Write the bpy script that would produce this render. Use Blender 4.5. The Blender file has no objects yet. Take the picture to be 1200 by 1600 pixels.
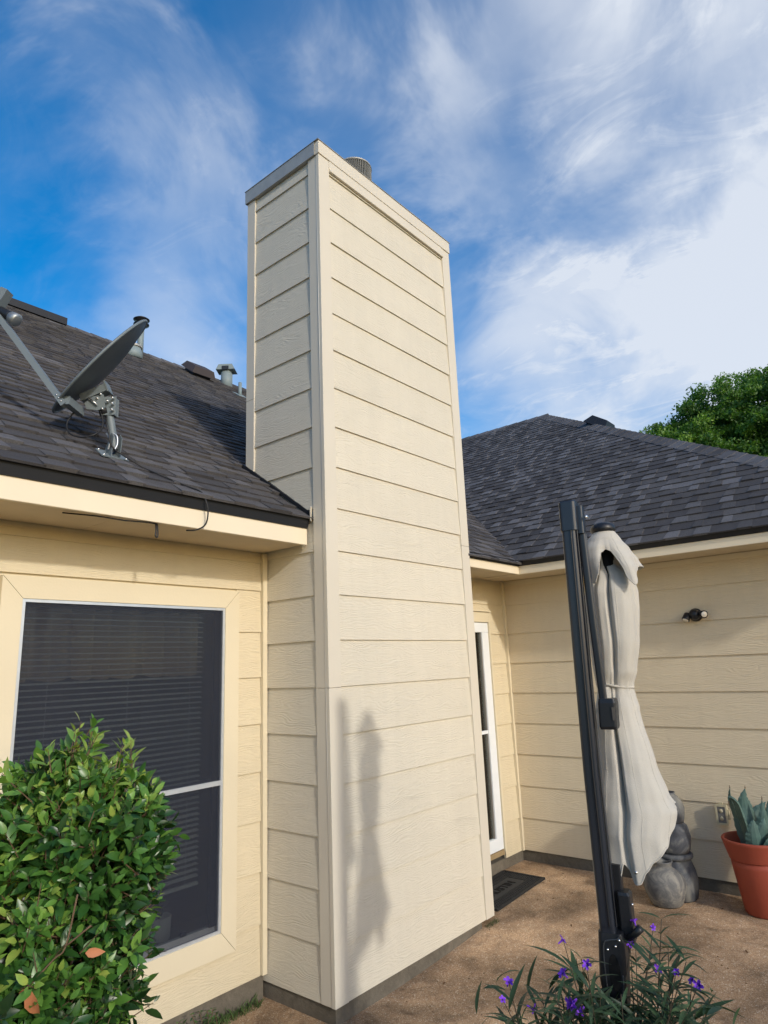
import bpy, math, random
import numpy as np
from mathutils import Vector, Matrix, Quaternion
random.seed(7); RNG = np.random.default_rng(7)
sc = bpy.context.scene
COL = sc.collection
H = 1.85            # eye height; every z below is measured from eye level and lifted by H

# ------------------------------------------------------------------ camera
F, YAW, PIT, ROL = 1035.2, 0.8806, 0.2282, -0.0407
fw = np.array([math.sin(YAW)*math.cos(PIT), math.cos(YAW)*math.cos(PIT), math.sin(PIT)])
r0 = np.array([math.cos(YAW), -math.sin(YAW), 0.0]); u0 = np.cross(r0, fw)
rt = r0*math.cos(ROL)+u0*math.sin(ROL); up = -r0*math.sin(ROL)+u0*math.cos(ROL)
cam = bpy.data.cameras.new('camera'); co = bpy.data.objects.new('camera', cam); COL.objects.link(co)
cam.sensor_fit = 'HORIZONTAL'; cam.sensor_width = 36; cam.lens = 36*F/1200
cam.clip_start = .05; cam.clip_end = 3000
co.matrix_world = Matrix(((rt[0], up[0], -fw[0], 0), (rt[1], up[1], -fw[1], 0), (rt[2], up[2], -fw[2], H), (0, 0, 0, 1)))
sc.camera = co
def proj(P):
    d = P@fw
    return 600+F*(P@rt)/d, 800-F*(P@up)/d, d

# ------------------------------------------------------------------ light
SD = Vector((.50, 1.77, -.81)).normalized()
sun = bpy.data.lights.new('sun', 'SUN'); so = bpy.data.objects.new('sun', sun); COL.objects.link(so)
sun.energy = 2.35; sun.angle = math.radians(2.3); sun.color = (1, .95, .87)
so.rotation_euler = SD.to_track_quat('-Z', 'Y').to_euler(); so.location = (-5, -15, 12)
sc.view_settings.view_transform = 'Standard'; sc.view_settings.look = 'None'
sc.view_settings.exposure = -0.2; sc.view_settings.gamma = 1; sc.view_settings.use_curve_mapping = False

W = bpy.data.worlds.new('World'); sc.world = W; W.use_nodes = True
nt = W.node_tree; nt.nodes.clear()
def N(t, typ, **kw):
    n = t.nodes.new(typ)
    for k, v in kw.items():
        if k == 'ins':
            for i, x in v.items(): n.inputs[i].default_value = x
        else: setattr(n, k, v)
    return n
def L(t, a, b): t.links.new(a, b)
def math_(t, op, a, b=None, c=None, clamp=False):
    n = t.nodes.new('ShaderNodeMath'); n.operation = op; n.use_clamp = clamp
    for i, x in enumerate((a, b, c)):
        if x is None: continue
        if isinstance(x, (int, float)): n.inputs[i].default_value = x
        else: t.links.new(x, n.inputs[i])
    return n.outputs[0]
sky = N(nt, 'ShaderNodeTexSky', sky_type='NISHITA', sun_disc=False, sun_elevation=math.radians(24.1), sun_rotation=math.radians(195.8), air_density=1.0, dust_density=1.6, ozone_density=2.2)
tc = N(nt, 'ShaderNodeTexCoord'); sep = N(nt, 'ShaderNodeSeparateXYZ'); L(nt, tc.outputs['Generated'], sep.inputs[0])
zc = math_(nt, 'ADD', math_(nt, 'MAXIMUM', sep.outputs[2], 0.02), .12)
cx = math_(nt, 'DIVIDE', sep.outputs[0], zc); cy = math_(nt, 'DIVIDE', sep.outputs[1], zc)
cmb = N(nt, 'ShaderNodeCombineXYZ'); L(nt, cx, cmb.inputs[0]); L(nt, cy, cmb.inputs[1])
def wnoise(scale, detail, rough, dist, stretch=(1, 1, 1), rot=0, off=(0, 0, 0)):
    m = N(nt, 'ShaderNodeMapping'); m.inputs['Scale'].default_value = stretch; m.inputs['Rotation'].default_value = (0, 0, rot); m.inputs['Location'].default_value = off
    L(nt, cmb.outputs[0], m.inputs[0])
    n = N(nt, 'ShaderNodeTexNoise', ins={'Scale': scale, 'Detail': detail, 'Roughness': rough, 'Distortion': dist}); L(nt, m.outputs[0], n.inputs[0])
    return n.outputs[0]
def ramp(t, fac, stops):
    r = N(t, 'ShaderNodeValToRGB'); e = r.color_ramp.elements
    e[0].position, e[0].color = stops[0][0], stops[0][1]; e[1].position, e[1].color = stops[-1][0], stops[-1][1]
    for p, c in stops[1:-1]:
        x = e.new(p); x.color = c
    L(t, fac, r.inputs[0]); return r.outputs[0]
g = lambda v: (v, v, v, 1)
n1 = wnoise(1.3, 6, .56, .35, (1, .6, 1), .5, (3.1, 1.7, 0))      # broad streaky veils
n2 = wnoise(5.5, 8, .66, 1.1, (1, .6, 1), .9, (.4, 2.2, 0))       # torn wisps
veil = math_(nt, 'MULTIPLY', math_(nt, 'SUBTRACT', n1, .40), 2.2, clamp=True)
wisp = math_(nt, 'MULTIPLY', math_(nt, 'SUBTRACT', n2, .52), 3.0, clamp=True)
wn = N(nt, 'ShaderNodeTexNoise', ins={'Scale': 3.2, 'Detail': 6.0, 'Roughness': .58, 'Distortion': .6}); L(nt, tc.outputs['Generated'], wn.inputs[0])
wsub = N(nt, 'ShaderNodeVectorMath', operation='SUBTRACT'); L(nt, wn.outputs['Color'], wsub.inputs[0]); wsub.inputs[1].default_value = (.5, .5, .5)
wscl = N(nt, 'ShaderNodeVectorMath', operation='SCALE'); L(nt, wsub.outputs[0], wscl.inputs[0]); wscl.inputs['Scale'].default_value = .62
wadd = N(nt, 'ShaderNodeVectorMath', operation='ADD'); L(nt, tc.outputs['Generated'], wadd.inputs[0]); L(nt, wscl.outputs[0], wadd.inputs[1])
wnrm = N(nt, 'ShaderNodeVectorMath', operation='NORMALIZE'); L(nt, wadd.outputs[0], wnrm.inputs[0])
def lobe(d, w):
    v = N(nt, 'ShaderNodeVectorMath', operation='DOT_PRODUCT'); v.inputs[1].default_value = Vector(d).normalized(); L(nt, wnrm.outputs[0], v.inputs[0])
    a = math_(nt, 'SUBTRACT', v.outputs['Value'], 1.0)
    return math_(nt, 'POWER', 2.718, math_(nt, 'DIVIDE', a, w))   # smooth bank of cloud
banks = None
for d, w, k in (((.84, .20, .50), .013, 1.1), ((.80, .36, .47), .008, .8), ((.86, .08, .50), .014, 1.0), ((.90, .05, .42), .014, .8), ((.86, .38, .34), .010, .8), ((.62, .40, .67), .005, .6), ((.55, .46, .70), .003, .5), ((.72, .10, .68), .010, .5), ((.385, .665, .64), .004, .55), ((.50, .75, .43), .008, .55), ((.22, .64, .735), .002, 1.1), ((.40, .77, .50), .005, .5), ((.62, .20, .76), .006, .45), ((.70, .04, .71), .003, .6)):
    x = math_(nt, 'MULTIPLY', lobe(d, w), k)
    banks = x if banks is None else math_(nt, 'ADD', banks, x)
m_ = math_(nt, 'MULTIPLY', banks, math_(nt, 'ADD', math_(nt, 'MULTIPLY', veil, .62), .50))
m_ = math_(nt, 'ADD', m_, math_(nt, 'MULTIPLY', veil, .20))
m_ = math_(nt, 'ADD', m_, math_(nt, 'MULTIPLY', math_(nt, 'MULTIPLY', wisp, .42), math_(nt, 'ADD', banks, .16)), clamp=True)
m_ = math_(nt, 'MULTIPLY', m_, .89)
skt = N(nt, 'ShaderNodeHueSaturation', ins={'Hue': .500, 'Saturation': 1.5, 'Value': 2.05}); L(nt, sky.outputs[0], skt.inputs['Color'])
mixc = N(nt, 'ShaderNodeMix', data_type='RGBA'); L(nt, m_, mixc.inputs[0]); L(nt, skt.outputs[0], mixc.inputs[6]); mixc.inputs[7].default_value = (7.9, 8.4, 9.2, 1)
bg = N(nt, 'ShaderNodeBackground', ins={'Strength': .115}); L(nt, mixc.outputs[2], bg.inputs[0])
wo = N(nt, 'ShaderNodeOutputWorld'); L(nt, bg.outputs[0], wo.inputs[0])

# ------------------------------------------------------------------ materials
def base_mat(name, col, rough=.6, spec=.3, metal=0.0):
    m = bpy.data.materials.new(name); m.use_nodes = True; t = m.node_tree
    b = t.nodes['Principled BSDF']; b.inputs['Base Color'].default_value = (*col, 1); b.inputs['Roughness'].default_value = rough
    b.inputs['Specular IOR Level'].default_value = spec; b.inputs['Metallic'].default_value = metal
    return m, t, b
def pos(t): return N(t, 'ShaderNodeNewGeometry').outputs['Position']
def noise(t, vec, scale, detail=4, rough=.55, dist=0, stretch=None):
    if stretch:
        mp = N(t, 'ShaderNodeMapping'); mp.inputs['Scale'].default_value = stretch; L(t, vec, mp.inputs[0]); vec = mp.outputs[0]
    n = N(t, 'ShaderNodeTexNoise', ins={'Scale': scale, 'Detail': detail, 'Roughness': rough, 'Distortion': dist}); L(t, vec, n.inputs[0])
    return n.outputs[0]
def vary(t, b, col, facs):
    """multiply base colour by (1 + k*(n-.5)) for every (socket, k)"""
    v = None
    for s, k in facs:
        x = math_(t, 'ADD', math_(t, 'MULTIPLY', s, k), 1-k/2)
        v = x if v is None else math_(t, 'MULTIPLY', v, x)
    vm = N(t, 'ShaderNodeVectorMath', operation='SCALE'); vm.inputs[0].default_value = col; L(t, v, vm.inputs['Scale'])
    L(t, vm.outputs[0], b.inputs['Base Color']); return vm.outputs[0]
def bump(t, b, h, strength, dist):
    n = N(t, 'ShaderNodeBump', ins={'Strength': strength, 'Distance': dist}); L(t, h, n.inputs['Height']); L(t, n.outputs[0], b.inputs['Normal']); return n
def plain(name, col, rough=.6, spec=.3, metal=0.0, k=.2, scale=8, bmp=0, bscale=60):
    m, t, b = base_mat(name, col, rough, spec, metal)
    p = pos(t); vary(t, b, col, [(noise(t, p, scale), k)])
    if bmp: bump(t, b, noise(t, p, bscale, 3), bmp, .002)
    return m
def siding_mat(name, col, grain=1.0):
    m, t, b = base_mat(name, col, .55, .35)
    p = pos(t); s = N(t, 'ShaderNodeSeparateXYZ'); L(t, p, s.inputs[0])
    oi = N(t, 'ShaderNodeObjectInfo')
    c = N(t, 'ShaderNodeCombineXYZ'); L(t, math_(t, 'ADD', s.outputs[0], s.outputs[1]), c.inputs[0]); L(t, s.outputs[2], c.inputs[1]); L(t, math_(t, 'MULTIPLY', oi.outputs['Random'], 37.0), c.inputs[2])
    # embossed cedar grain: rings bent by a slow noise, cut by fine streaks
    wob = noise(t, c.outputs[0], 1.6, 2, .5, 0, (1.6, 5, 1))
    hh = math_(t, 'ADD', math_(t, 'MULTIPLY', s.outputs[2], 330.0), math_(t, 'MULTIPLY', wob, 90.0))
    rings = math_(t, 'SINE', hh)
    amp = noise(t, c.outputs[0], 3.0, 3, .6, 0, (1.2, 9, 1))
    ampc = math_(t, 'MULTIPLY', math_(t, 'SUBTRACT', amp, .38), 3.2, clamp=True)
    streak = noise(t, c.outputs[0], 1.0, 6, .62, .3, (14, 190, 1))
    h = math_(t, 'ADD', math_(t, 'MULTIPLY', math_(t, 'MULTIPLY', rings, ampc), .32), math_(t, 'MULTIPLY', streak, 1.15))
    bump(t, b, h, .8*grain, .0034)
    big = noise(t, p, .9, 4, .6); fine = noise(t, c.outputs[0], 1, 4, .6, 0, (8, 90, 1))
    dirt = noise(t, p, 3.2, 6, .7, .6, (1, 1, .45)); drip = noise(t, p, 1.0, 5, .65, .2, (13, 13, .7))
    vary(t, b, col, [(big, .10), (fine, .07), (dirt, .13), (drip, .10), (oi.outputs['Random'], .035)])
    return m
CREAM = (.635, .55, .385); PALE = (.625, .575, .465)
M = {}
M['cream'] = siding_mat('cream_siding', CREAM)
M['creamC'] = siding_mat('tan_siding', (.66, .56, .395), 1.0)
M['pale'] = siding_mat('pale_siding', PALE)
M['cream_trim'] = plain('cream_trim', (.665, .585, .42), .5, .35, k=.12, scale=3, bmp=.25, bscale=90)
M['pale_trim'] = plain('pale_trim', (.615, .565, .465), .5, .35, k=.10, scale=3, bmp=.25, bscale=90)
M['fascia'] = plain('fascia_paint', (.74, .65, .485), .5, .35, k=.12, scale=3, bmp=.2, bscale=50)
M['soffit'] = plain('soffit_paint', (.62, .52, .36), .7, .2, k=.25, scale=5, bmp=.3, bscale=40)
M['caulk'] = plain('white_caulk', (.75, .72, .64), .6)
M['black_metal'] = plain('black_drip_metal', (.012, .013, .016), .5, .4, k=.4)
M['black_rub'] = plain('black_rubber', (.022, .022, .022), .75, .3, k=.4, scale=30, bmp=.6, bscale=300)
M['black_plastic'] = plain('black_plastic', (.012, .013, .016), .42, .45, k=.3, scale=20, bmp=.2, bscale=300)
M['anthracite'] = plain('anthracite_coating', (.017, .021, .030), .30, .6, k=.25, scale=12)
M['galv'] = plain('galvanised_steel', (.34, .36, .36), .5, .5, .75, k=.4, scale=14)
M['galv_dull'] = plain('weathered_flashing', (.42, .41, .38), .6, .4, .5, k=.5, scale=9)
M['alu'] = plain('mill_aluminium', (.62, .65, .68), .4, .5, .6, k=.25, scale=25)
M['dishgrey'] = plain('dish_grey_paint', (.15, .18, .195), .5, .4, k=.2, scale=10)
M['ventgrey'] = plain('vent_grey_paint', (.20, .25, .26), .55, .4, k=.3, scale=8)
M['bolt'] = plain('bright_bolt', (.8, .8, .78), .25, .5, .9, k=.1)
M['white'] = plain('white_vinyl', (.74, .77, .79), .4, .4, k=.08)
M['slat'] = plain('blind_slat', (.72, .72, .70), .5, .3, k=.1)
M['valance'] = plain('valance_cloth', (.62, .47, .32), .9, .1, k=.3, scale=20)
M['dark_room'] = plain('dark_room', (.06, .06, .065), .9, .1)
M['curtain'] = plain('grey_curtain', (.20, .19, .17), .9, .1, k=.4, scale=12)
M['wood_sill'] = plain('raw_sill_wood', (.30, .22, .12), .8, .2, k=.5, scale=14)
M['cable'] = plain('black_cable', (.014, .014, .015), .45, .4)
M['bark'] = plain('bark', (.10, .075, .05), .9, .1, k=.6, scale=14, bmp=.8, bscale=30)
M['twig'] = plain('twig', (.14, .09, .055), .8, .2, k=.5, scale=40)
M['petstem'] = plain('flower_stem', (.055, .045, .03), .6, .3, k=.4, scale=40)
M['soil'] = plain('soil', (.045, .028, .02), .95, .1, k=.8, scale=60, bmp=1, bscale=120)
M['terra'] = plain('terracotta', (.30, .060, .032), .6, .35, k=.35, scale=7, bmp=.25, bscale=60)
M['white_pot'] = plain('white_pot', (.60, .60, .60), .5, .3)
M['lens'] = plain('lamp_lens', (.85, .80, .70), .25, .6, k=.05)
M['outlet'] = plain('outlet_cream', (.50, .45, .30), .5, .4, k=.3, scale=40)
M['outlet_dark'] = plain('outlet_socket', (.16, .16, .15), .5, .4, k=.5, scale=60)
M['mesh_wire'] = plain('arrestor_wire', (.20, .20, .18), .5, .5, .5, k=.5, scale=20)
M['black_void'] = plain('canopy_hub', (.008, .008, .008), .7, .2)
M['fence'] = plain('fence_wood', (.20, .14, .09), .9, .1, k=.6, scale=6)
M['fruit'] = plain('green_fruit', (.30, .42, .10), .4, .4, k=.2, scale=20)
# glass
m, t, b = base_mat('glass', (.02, .025, .03), .05, .5); b.inputs['Transmission Weight'].default_value = 0
tr = N(t, 'ShaderNodeBsdfTransparent'); gl = N(t, 'ShaderNodeBsdfGlossy', ins={'Roughness': .03}); fr = N(t, 'ShaderNodeFresnel', ins={'IOR': 1.5}); mx = N(t, 'ShaderNodeMixShader')
tr.inputs[0].default_value = (.82, .86, .86, 1)
L(t, fr.outputs[0], mx.inputs[0]); L(t, tr.outputs[0], mx.inputs[1]); L(t, gl.outputs[0], mx.inputs[2]); L(t, mx.outputs[0], t.nodes['Material Output'].inputs[0]); M['glass'] = m
# solar screen: open weave of dark yarn
m, t, b = base_mat('solar_screen', (.022, .027, .042), .6, .3)
tr = N(t, 'ShaderNodeBsdfTransparent'); mx = N(t, 'ShaderNodeMixShader')
p = pos(t); cl = noise(t, p, 2.2, 3, .5); weave = noise(t, p, 420, 1, .5)
fac = math_(t, 'ADD', .48, math_(t, 'ADD', math_(t, 'MULTIPLY', cl, .16), math_(t, 'MULTIPLY', weave, .22)), clamp=True)
L(t, fac, mx.inputs[0]); L(t, tr.outputs[0], mx.inputs[1]); L(t, b.outputs[0], mx.inputs[2]); L(t, mx.outputs[0], t.nodes['Material Output'].inputs[0]); M['screen'] = m
# shingles
def shingle_mat(name, dark, light, warm):
    m, t, b = base_mat(name, dark, .9, .25)
    at = N(t, 'ShaderNodeAttribute', attribute_name='tone'); p = pos(t)
    gr = noise(t, p, 150, 5, .85); patch = noise(t, p, 1.1, 5, .65, .4); mid = noise(t, p, 9, 4, .6)
    c1 = ramp(t, at.outputs['Fac'], [(0, (*dark, 1)), (.45, (*warm, 1)), (1, (*light, 1))])
    k = math_(t, 'MULTIPLY', math_(t, 'ADD', math_(t, 'MULTIPLY', gr, 2.0), .0), math_(t, 'ADD', math_(t, 'MULTIPLY', patch, .8), .6))
    k = math_(t, 'MULTIPLY', k, math_(t, 'ADD', math_(t, 'MULTIPLY', mid, .5), .75))
    vm = N(t, 'ShaderNodeVectorMath', operation='SCALE'); L(t, c1, vm.inputs[0]); L(t, k, vm.inputs['Scale']); L(t, vm.outputs[0], b.inputs['Base Color'])
    bump(t, b, gr, .9, .003); return m
M['shingle'] = shingle_mat('asphalt_shingle', (.054, .052, .055), (.135, .134, .142), (.080, .077, .079))
M['shingleA'] = shingle_mat('asphalt_shingle_left', (.056, .054, .057), (.118, .115, .120), (.082, .078, .080))
# patio concrete with exposed brown aggregate
m, t, b = base_mat('brown_patio_concrete', (.2, .13, .08), .85, .25)
p = pos(t)
v1 = N(t, 'ShaderNodeTexVoronoi', ins={'Scale': 190.0}); L(t, p, v1.inputs['Vector'])
sepc = N(t, 'ShaderNodeSeparateColor'); L(t, v1.outputs['Color'], sepc.inputs[0])
peb = ramp(t, sepc.outputs[0], [(0, (.25, .155, .088, 1)), (.35, (.31, .20, .115, 1)), (.7, (.35, .235, .135, 1)), (.95, (.40, .30, .20, 1)), (1, (.56, .48, .37, 1))])
st = noise(t, p, 1.1, 5, .6, .7); st2 = noise(t, p, 5.5, 6, .7, .4); fg = noise(t, p, 60, 4, .7)
dk = ramp(t, st, [(.30, g(.42)), (.42, g(.72)), (.52, g(1.05)), (.64, g(1.3)), (.8, g(1.5))])
dk2 = ramp(t, st2, [(.28, g(.48)), (.45, g(.92)), (.7, g(1.2))])
k = math_(t, 'MULTIPLY', math_(t, 'MULTIPLY', dk, dk2), math_(t, 'ADD', math_(t, 'MULTIPLY', fg, .9), .82))
vm = N(t, 'ShaderNodeVectorMath', operation='SCALE'); L(t, peb, vm.inputs[0]); L(t, k, vm.inputs['Scale']); L(t, vm.outputs[0], b.inputs['Base Color'])
bump(t, b, math_(t, 'ADD', v1.outputs['Distance'], math_(t, 'MULTIPLY', fg, .8)), .6, .003); M['patio'] = m
# foundation concrete
m, t, b = base_mat('foundation_concrete', (.22, .19, .15), .9, .2); p = pos(t)
s1 = noise(t, p, 5, 6, .7, .3); s2 = noise(t, p, 40, 5, .7)
vary(t, b, (.14, .122, .095), [(s1, 1.3), (s2, .5)]); bump(t, b, math_(t, 'ADD', s2, s1), .8, .006); M['found'] = m
m, t, b = base_mat('lawn', (.05, .075, .02), .95, .1); p = pos(t)
vary(t, b, (.06, .085, .025), [(noise(t, p, .4, 6, .6), 1.0), (noise(t, p, 30, 4, .7), .8)]); M['lawn'] = m
# clay urns
m, t, b = base_mat('dark_clay', (.07, .075, .085), .62, .3); p = pos(t)
s1 = noise(t, p, 6, 6, .65, .5); s2 = noise(t, p, 70, 3, .6)
c1 = ramp(t, s1, [(.3, (.028, .031, .037, 1)), (.50, (.075, .08, .09, 1)), (.68, (.21, .205, .18, 1))])
L(t, c1, b.inputs['Base Color']); bump(t, b, s2, .4, .003); M['clay'] = m
m, t, b = base_mat('dusty_clay', (.1, .1, .1), .7, .25); p = pos(t)
s1 = noise(t, p, 8, 6, .7, .6); s2 = noise(t, p, 60, 3, .6)
L(t, ramp(t, s1, [(.32, (.06, .063, .07, 1)), (.5, (.15, .148, .14, 1)), (.68, (.33, .31, .26, 1))]), b.inputs['Base Color']); bump(t, b, s2, .5, .003); M['dusty'] = m
# canopy cloth
m, t, b = base_mat('grey_beige_canvas', (.42, .40, .355), .85, .15); p = pos(t)
vary(t, b, (.475, .45, .395), [(noise(t, p, 4, 5, .6, .8), .14), (noise(t, p, 300, 2, .6), .12)]); bump(t, b, math_(t, 'ADD', math_(t, 'MULTIPLY', noise(t, p, 11, 5, .55, .5), 1.1), math_(t, 'MULTIPLY', noise(t, p, 420, 2, .5), .35)), .55, .0045)
b.inputs['Sheen Weight'].default_value = .15
M['canvas'] = m
def leaf_mat(name, stops, rough=.42, trans=.25, spec=.45):
    m, t, b = base_mat(name, (.05, .1, .02), rough, spec)
    at = N(t, 'ShaderNodeAttribute', attribute_name='tone'); oi = N(t, 'ShaderNodeObjectInfo'); p = pos(t)
    f = math_(t, 'ADD', at.outputs['Fac'], math_(t, 'MULTIPLY', math_(t, 'SUBTRACT', noise(t, p, 35, 3, .6), .5), .3), clamp=True)
    c = ramp(t, f, stops); L(t, c, b.inputs['Base Color'])
    tl = N(t, 'ShaderNodeBsdfTranslucent'); sc_ = N(t, 'ShaderNodeVectorMath', operation='MULTIPLY'); L(t, c, sc_.inputs[0]); sc_.inputs[1].default_value = (1.5, 1.7, .6); L(t, sc_.outputs[0], tl.inputs[0])
    mx = N(t, 'ShaderNodeMixShader', ins={0: trans}); L(t, b.outputs[0], mx.inputs[1]); L(t, tl.outputs[0], mx.inputs[2]); L(t, mx.outputs[0], t.nodes['Material Output'].inputs[0]); return m
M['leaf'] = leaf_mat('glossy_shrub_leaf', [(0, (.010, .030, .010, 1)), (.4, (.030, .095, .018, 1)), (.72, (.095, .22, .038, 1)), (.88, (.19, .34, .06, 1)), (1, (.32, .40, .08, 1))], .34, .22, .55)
M['petleaf'] = leaf_mat('narrow_leaf', [(0, (.018, .04, .022, 1)), (.6, (.045, .09, .04, 1)), (1, (.10, .16, .07, 1))], .5, .2)
M['treeleaf'] = leaf_mat('tree_leaf', [(0, (.035, .085, .018, 1)), (.5, (.095, .20, .032, 1)), (1, (.20, .33, .055, 1))], .5, .35)
M['deadleaf'] = plain('dead_leaf', (.42, .17, .08), .7, .2, k=.4, scale=60)
M['agave'] = plain('agave_leaf', (.075, .135, .115), .5, .35, k=.9, scale=12, bmp=.3, bscale=70)
M['agave_edge'] = plain('agave_dry_tip', (.10, .06, .035), .7, .2)
M['petal'] = plain('purple_petal', (.20, .055, .58), .6, .2, k=.4, scale=60)
M['grass'] = plain('grass_blade', (.06, .10, .03), .7, .2, k=.6, scale=30)

# ------------------------------------------------------------------ object helpers
ORG = {}
def link(o, parent=None):
    COL.objects.link(o)
    if parent is not None: o.parent = parent; ORG[o.name] = ORG[parent.name]
    else: ORG[o.name] = (0, 0, 0)
    return o
def thing(name, label, cat, loc, group=None):
    """an Empty at the thing's base; loc z is measured from eye level"""
    o = bpy.data.objects.new(name, None); o.empty_display_size = .1; COL.objects.link(o)
    o.location = (loc[0], loc[1], loc[2]+H); ORG[o.name] = loc
    o['label'] = label; o['category'] = cat
    if group: o['group'] = group
    return o
def mesh(name, v, f, mat, parent=None, smooth=False, tone=None, kind=None, label=None):
    me = bpy.data.meshes.new(name)
    v = np.asarray(v, float)
    og = ORG[parent.name] if parent is not None else (0, 0, -H)
    me.from_pydata((v-np.array(og)).tolist(), [], f if isinstance(f, list) else f.tolist())
    me.materials.append(mat)
    if smooth: me.shade_smooth()
    if tone is not None:
        a = me.attributes.new('tone', 'FLOAT', 'POINT'); a.data.foreach_set('value', np.broadcast_to(np.asarray(tone, np.float32), (len(v),)).copy())
    me.update()
    o = bpy.data.objects.new(name, me); link(o, parent)
    if kind: o['kind'] = kind
    if label: o['label'] = label
    return o
BF = [(0, 3, 2, 1), (4, 5, 6, 7), (0, 1, 5, 4), (1, 2, 6, 5), (2, 3, 7, 6), (3, 0, 4, 7)]
def boxv(x0, x1, y0, y1, z0, z1):
    return [(x0, y0, z0), (x1, y0, z0), (x1, y1, z0), (x0, y1, z0), (x0, y0, z1), (x1, y0, z1), (x1, y1, z1), (x0, y1, z1)]
def box(name, x0, x1, y0, y1, z0, z1, mat, parent=None, bev=0, **kw):
    if bev:
        v = []; f = []
        for s, zz in ((bev, z0), (0, z0+bev), (0, z1-bev), (bev, z1)):
            c = bev if s == 0 else bev*2
            a0, a1, b0, b1 = x0+s, x1-s, y0+s, y1-s
            c = bev
            v += [(a0+c, b0, zz), (a1-c, b0, zz), (a1, b0+c, zz), (a1, b1-c, zz), (a1-c, b1, zz), (a0+c, b1, zz), (a0, b1-c, zz), (a0, b0+c, zz)]
        f.append(tuple(range(7, -1, -1))); f.append(tuple(range(24, 32)))
        for i in range(3):
            for j in range(8): f.append((i*8+j, i*8+(j+1) % 8, (i+1)*8+(j+1) % 8, (i+1)*8+j))
        return mesh(name, v, f, mat, parent, **kw)
    return mesh(name, boxv(x0, x1, y0, y1, z0, z1), BF, mat, parent, **kw)
class MB:
    def __init__(s): s.v = []; s.f = []; s.t = []
    def add(s, v, f, tone=.5):
        n = len(s.v); s.v += [tuple(map(float, p)) for p in v]; s.f += [tuple(i+n for i in q) for q in f]; s.t += [tone]*len(v)
    def box(s, *a): s.add(boxv(*a), BF)
    def obox(s, c, ax, ay, az, hx, hy, hz):
        c, ax, ay, az = map(lambda q: np.array(q, float), (c, ax, ay, az))
        s.add([c+ax*hx*i+ay*hy*j+az*hz*k for k in (-1, 1) for i, j in ((-1, -1), (1, -1), (1, 1), (-1, 1))], BF)
    def build(s, name, mat, parent=None, **kw): return mesh(name, s.v, s.f, mat, parent, **kw)
def frame_of(d):
    d = np.array(d, float); d /= np.linalg.norm(d); a = np.array([0, 0, 1.]) if abs(d[2]) < .9 else np.array([1., 0, 0])
    x = np.cross(a, d); x /= np.linalg.norm(x); return x, np.cross(d, x), d
def tube(mb, pts, r, n=8, cap=True):
    pts = [np.array(p, float) for p in pts]; rs = r if isinstance(r, (list, tuple)) else [r]*len(pts)
    v = []; f = []; px = None
    for i, p in enumerate(pts):
        d = pts[min(i+1, len(pts)-1)]-pts[max(i-1, 0)]
        if px is None: px, py, _ = frame_of(d)
        else:
            d = d/np.linalg.norm(d); px = px-d*(px@d); px /= np.linalg.norm(px); py = np.cross(d, px)
        for k in range(n):
            a = 2*math.pi*k/n; v.append(p+rs[i]*(px*math.cos(a)+py*math.sin(a)))
    for i in range(len(pts)-1):
        for k in range(n): f.append((i*n+k, i*n+(k+1) % n, (i+1)*n+(k+1) % n, (i+1)*n+k))
    if cap: f.append(tuple(range(n-1, -1, -1))); f.append(tuple((len(pts)-1)*n+k for k in range(n)))
    mb.add(v, f)
def tube_obj(name, pts, r, mat, parent, n=8, smooth=True, **kw):
    m = MB(); tube(m, pts, r, n); return m.build(name, mat, parent, smooth=smooth, **kw)
def lathe(name, prof, c, mat, parent, n=32, axis=(0, 0, 1), wob=0, **kw):
    x, y, z = frame_of(axis) if tuple(axis) != (0, 0, 1) else (np.array([1., 0, 0]), np.array([0, 1., 0]), np.array([0, 0, 1.]))
    c = np.array(c, float); v = []; f = []
    for r, h in prof:
        for k in range(n):
            a = 2*math.pi*k/n; rr = r*(1+wob*math.sin(2*a+h*20)); v.append(c+z*h+rr*(x*math.cos(a)+y*math.sin(a)))
    for i in range(len(prof)-1):
        for k in range(n): f.append((i*n+k, i*n+(k+1) % n, (i+1)*n+(k+1) % n, (i+1)*n+k))
    if prof[0][0] > 1e-4: f.append(tuple(range(n-1, -1, -1)))
    if prof[-1][0] > 1e-4: f.append(tuple((len(prof)-1)*n+k for k in range(n)))
    return mesh(name, v, f, mat, parent, smooth=True, **kw)
def smooth_path(pts, k=6):
    out = []; P = [np.array(p, float) for p in pts]; P = [2*P[0]-P[1]]+P+[2*P[-1]-P[-2]]
    for i in range(1, len(P)-2):
        for j in range(k):
            t = j/k; a, b, c, d = P[i-1:i+3]
            out.append(.5*((2*b)+(-a+c)*t+(2*a-5*b+4*c-d)*t*t+(-a+3*b-3*c+d)*t**3))
    out.append(P[-2]); return out

# ------------------------------------------------------------------ ground
def gz(x): 
    s = min(max((x-3.2)/2.3, 0), 1); return -1.842+.092*s*s*(3-2*s)
big = 900
gv = []; gf = []
n = 24
xs = [-big, -60, -12, -4]+[-3+i*.25 for i in range(0, 49)]+[14, 40, big]
ys = [-big, -60, -8.2, 12, 60, big]
for y in ys:
    for x in xs: gv.append((x, y, gz(x)-.05))
nx = len(xs)
for j in range(len(ys)-1):
    for i in range(nx-1): gf.append((j*nx+i, j*nx+i+1, (j+1)*nx+i+1, (j+1)*nx+i))
o = mesh('ground', gv, gf, M['lawn']); o['kind'] = 'structure'
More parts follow.
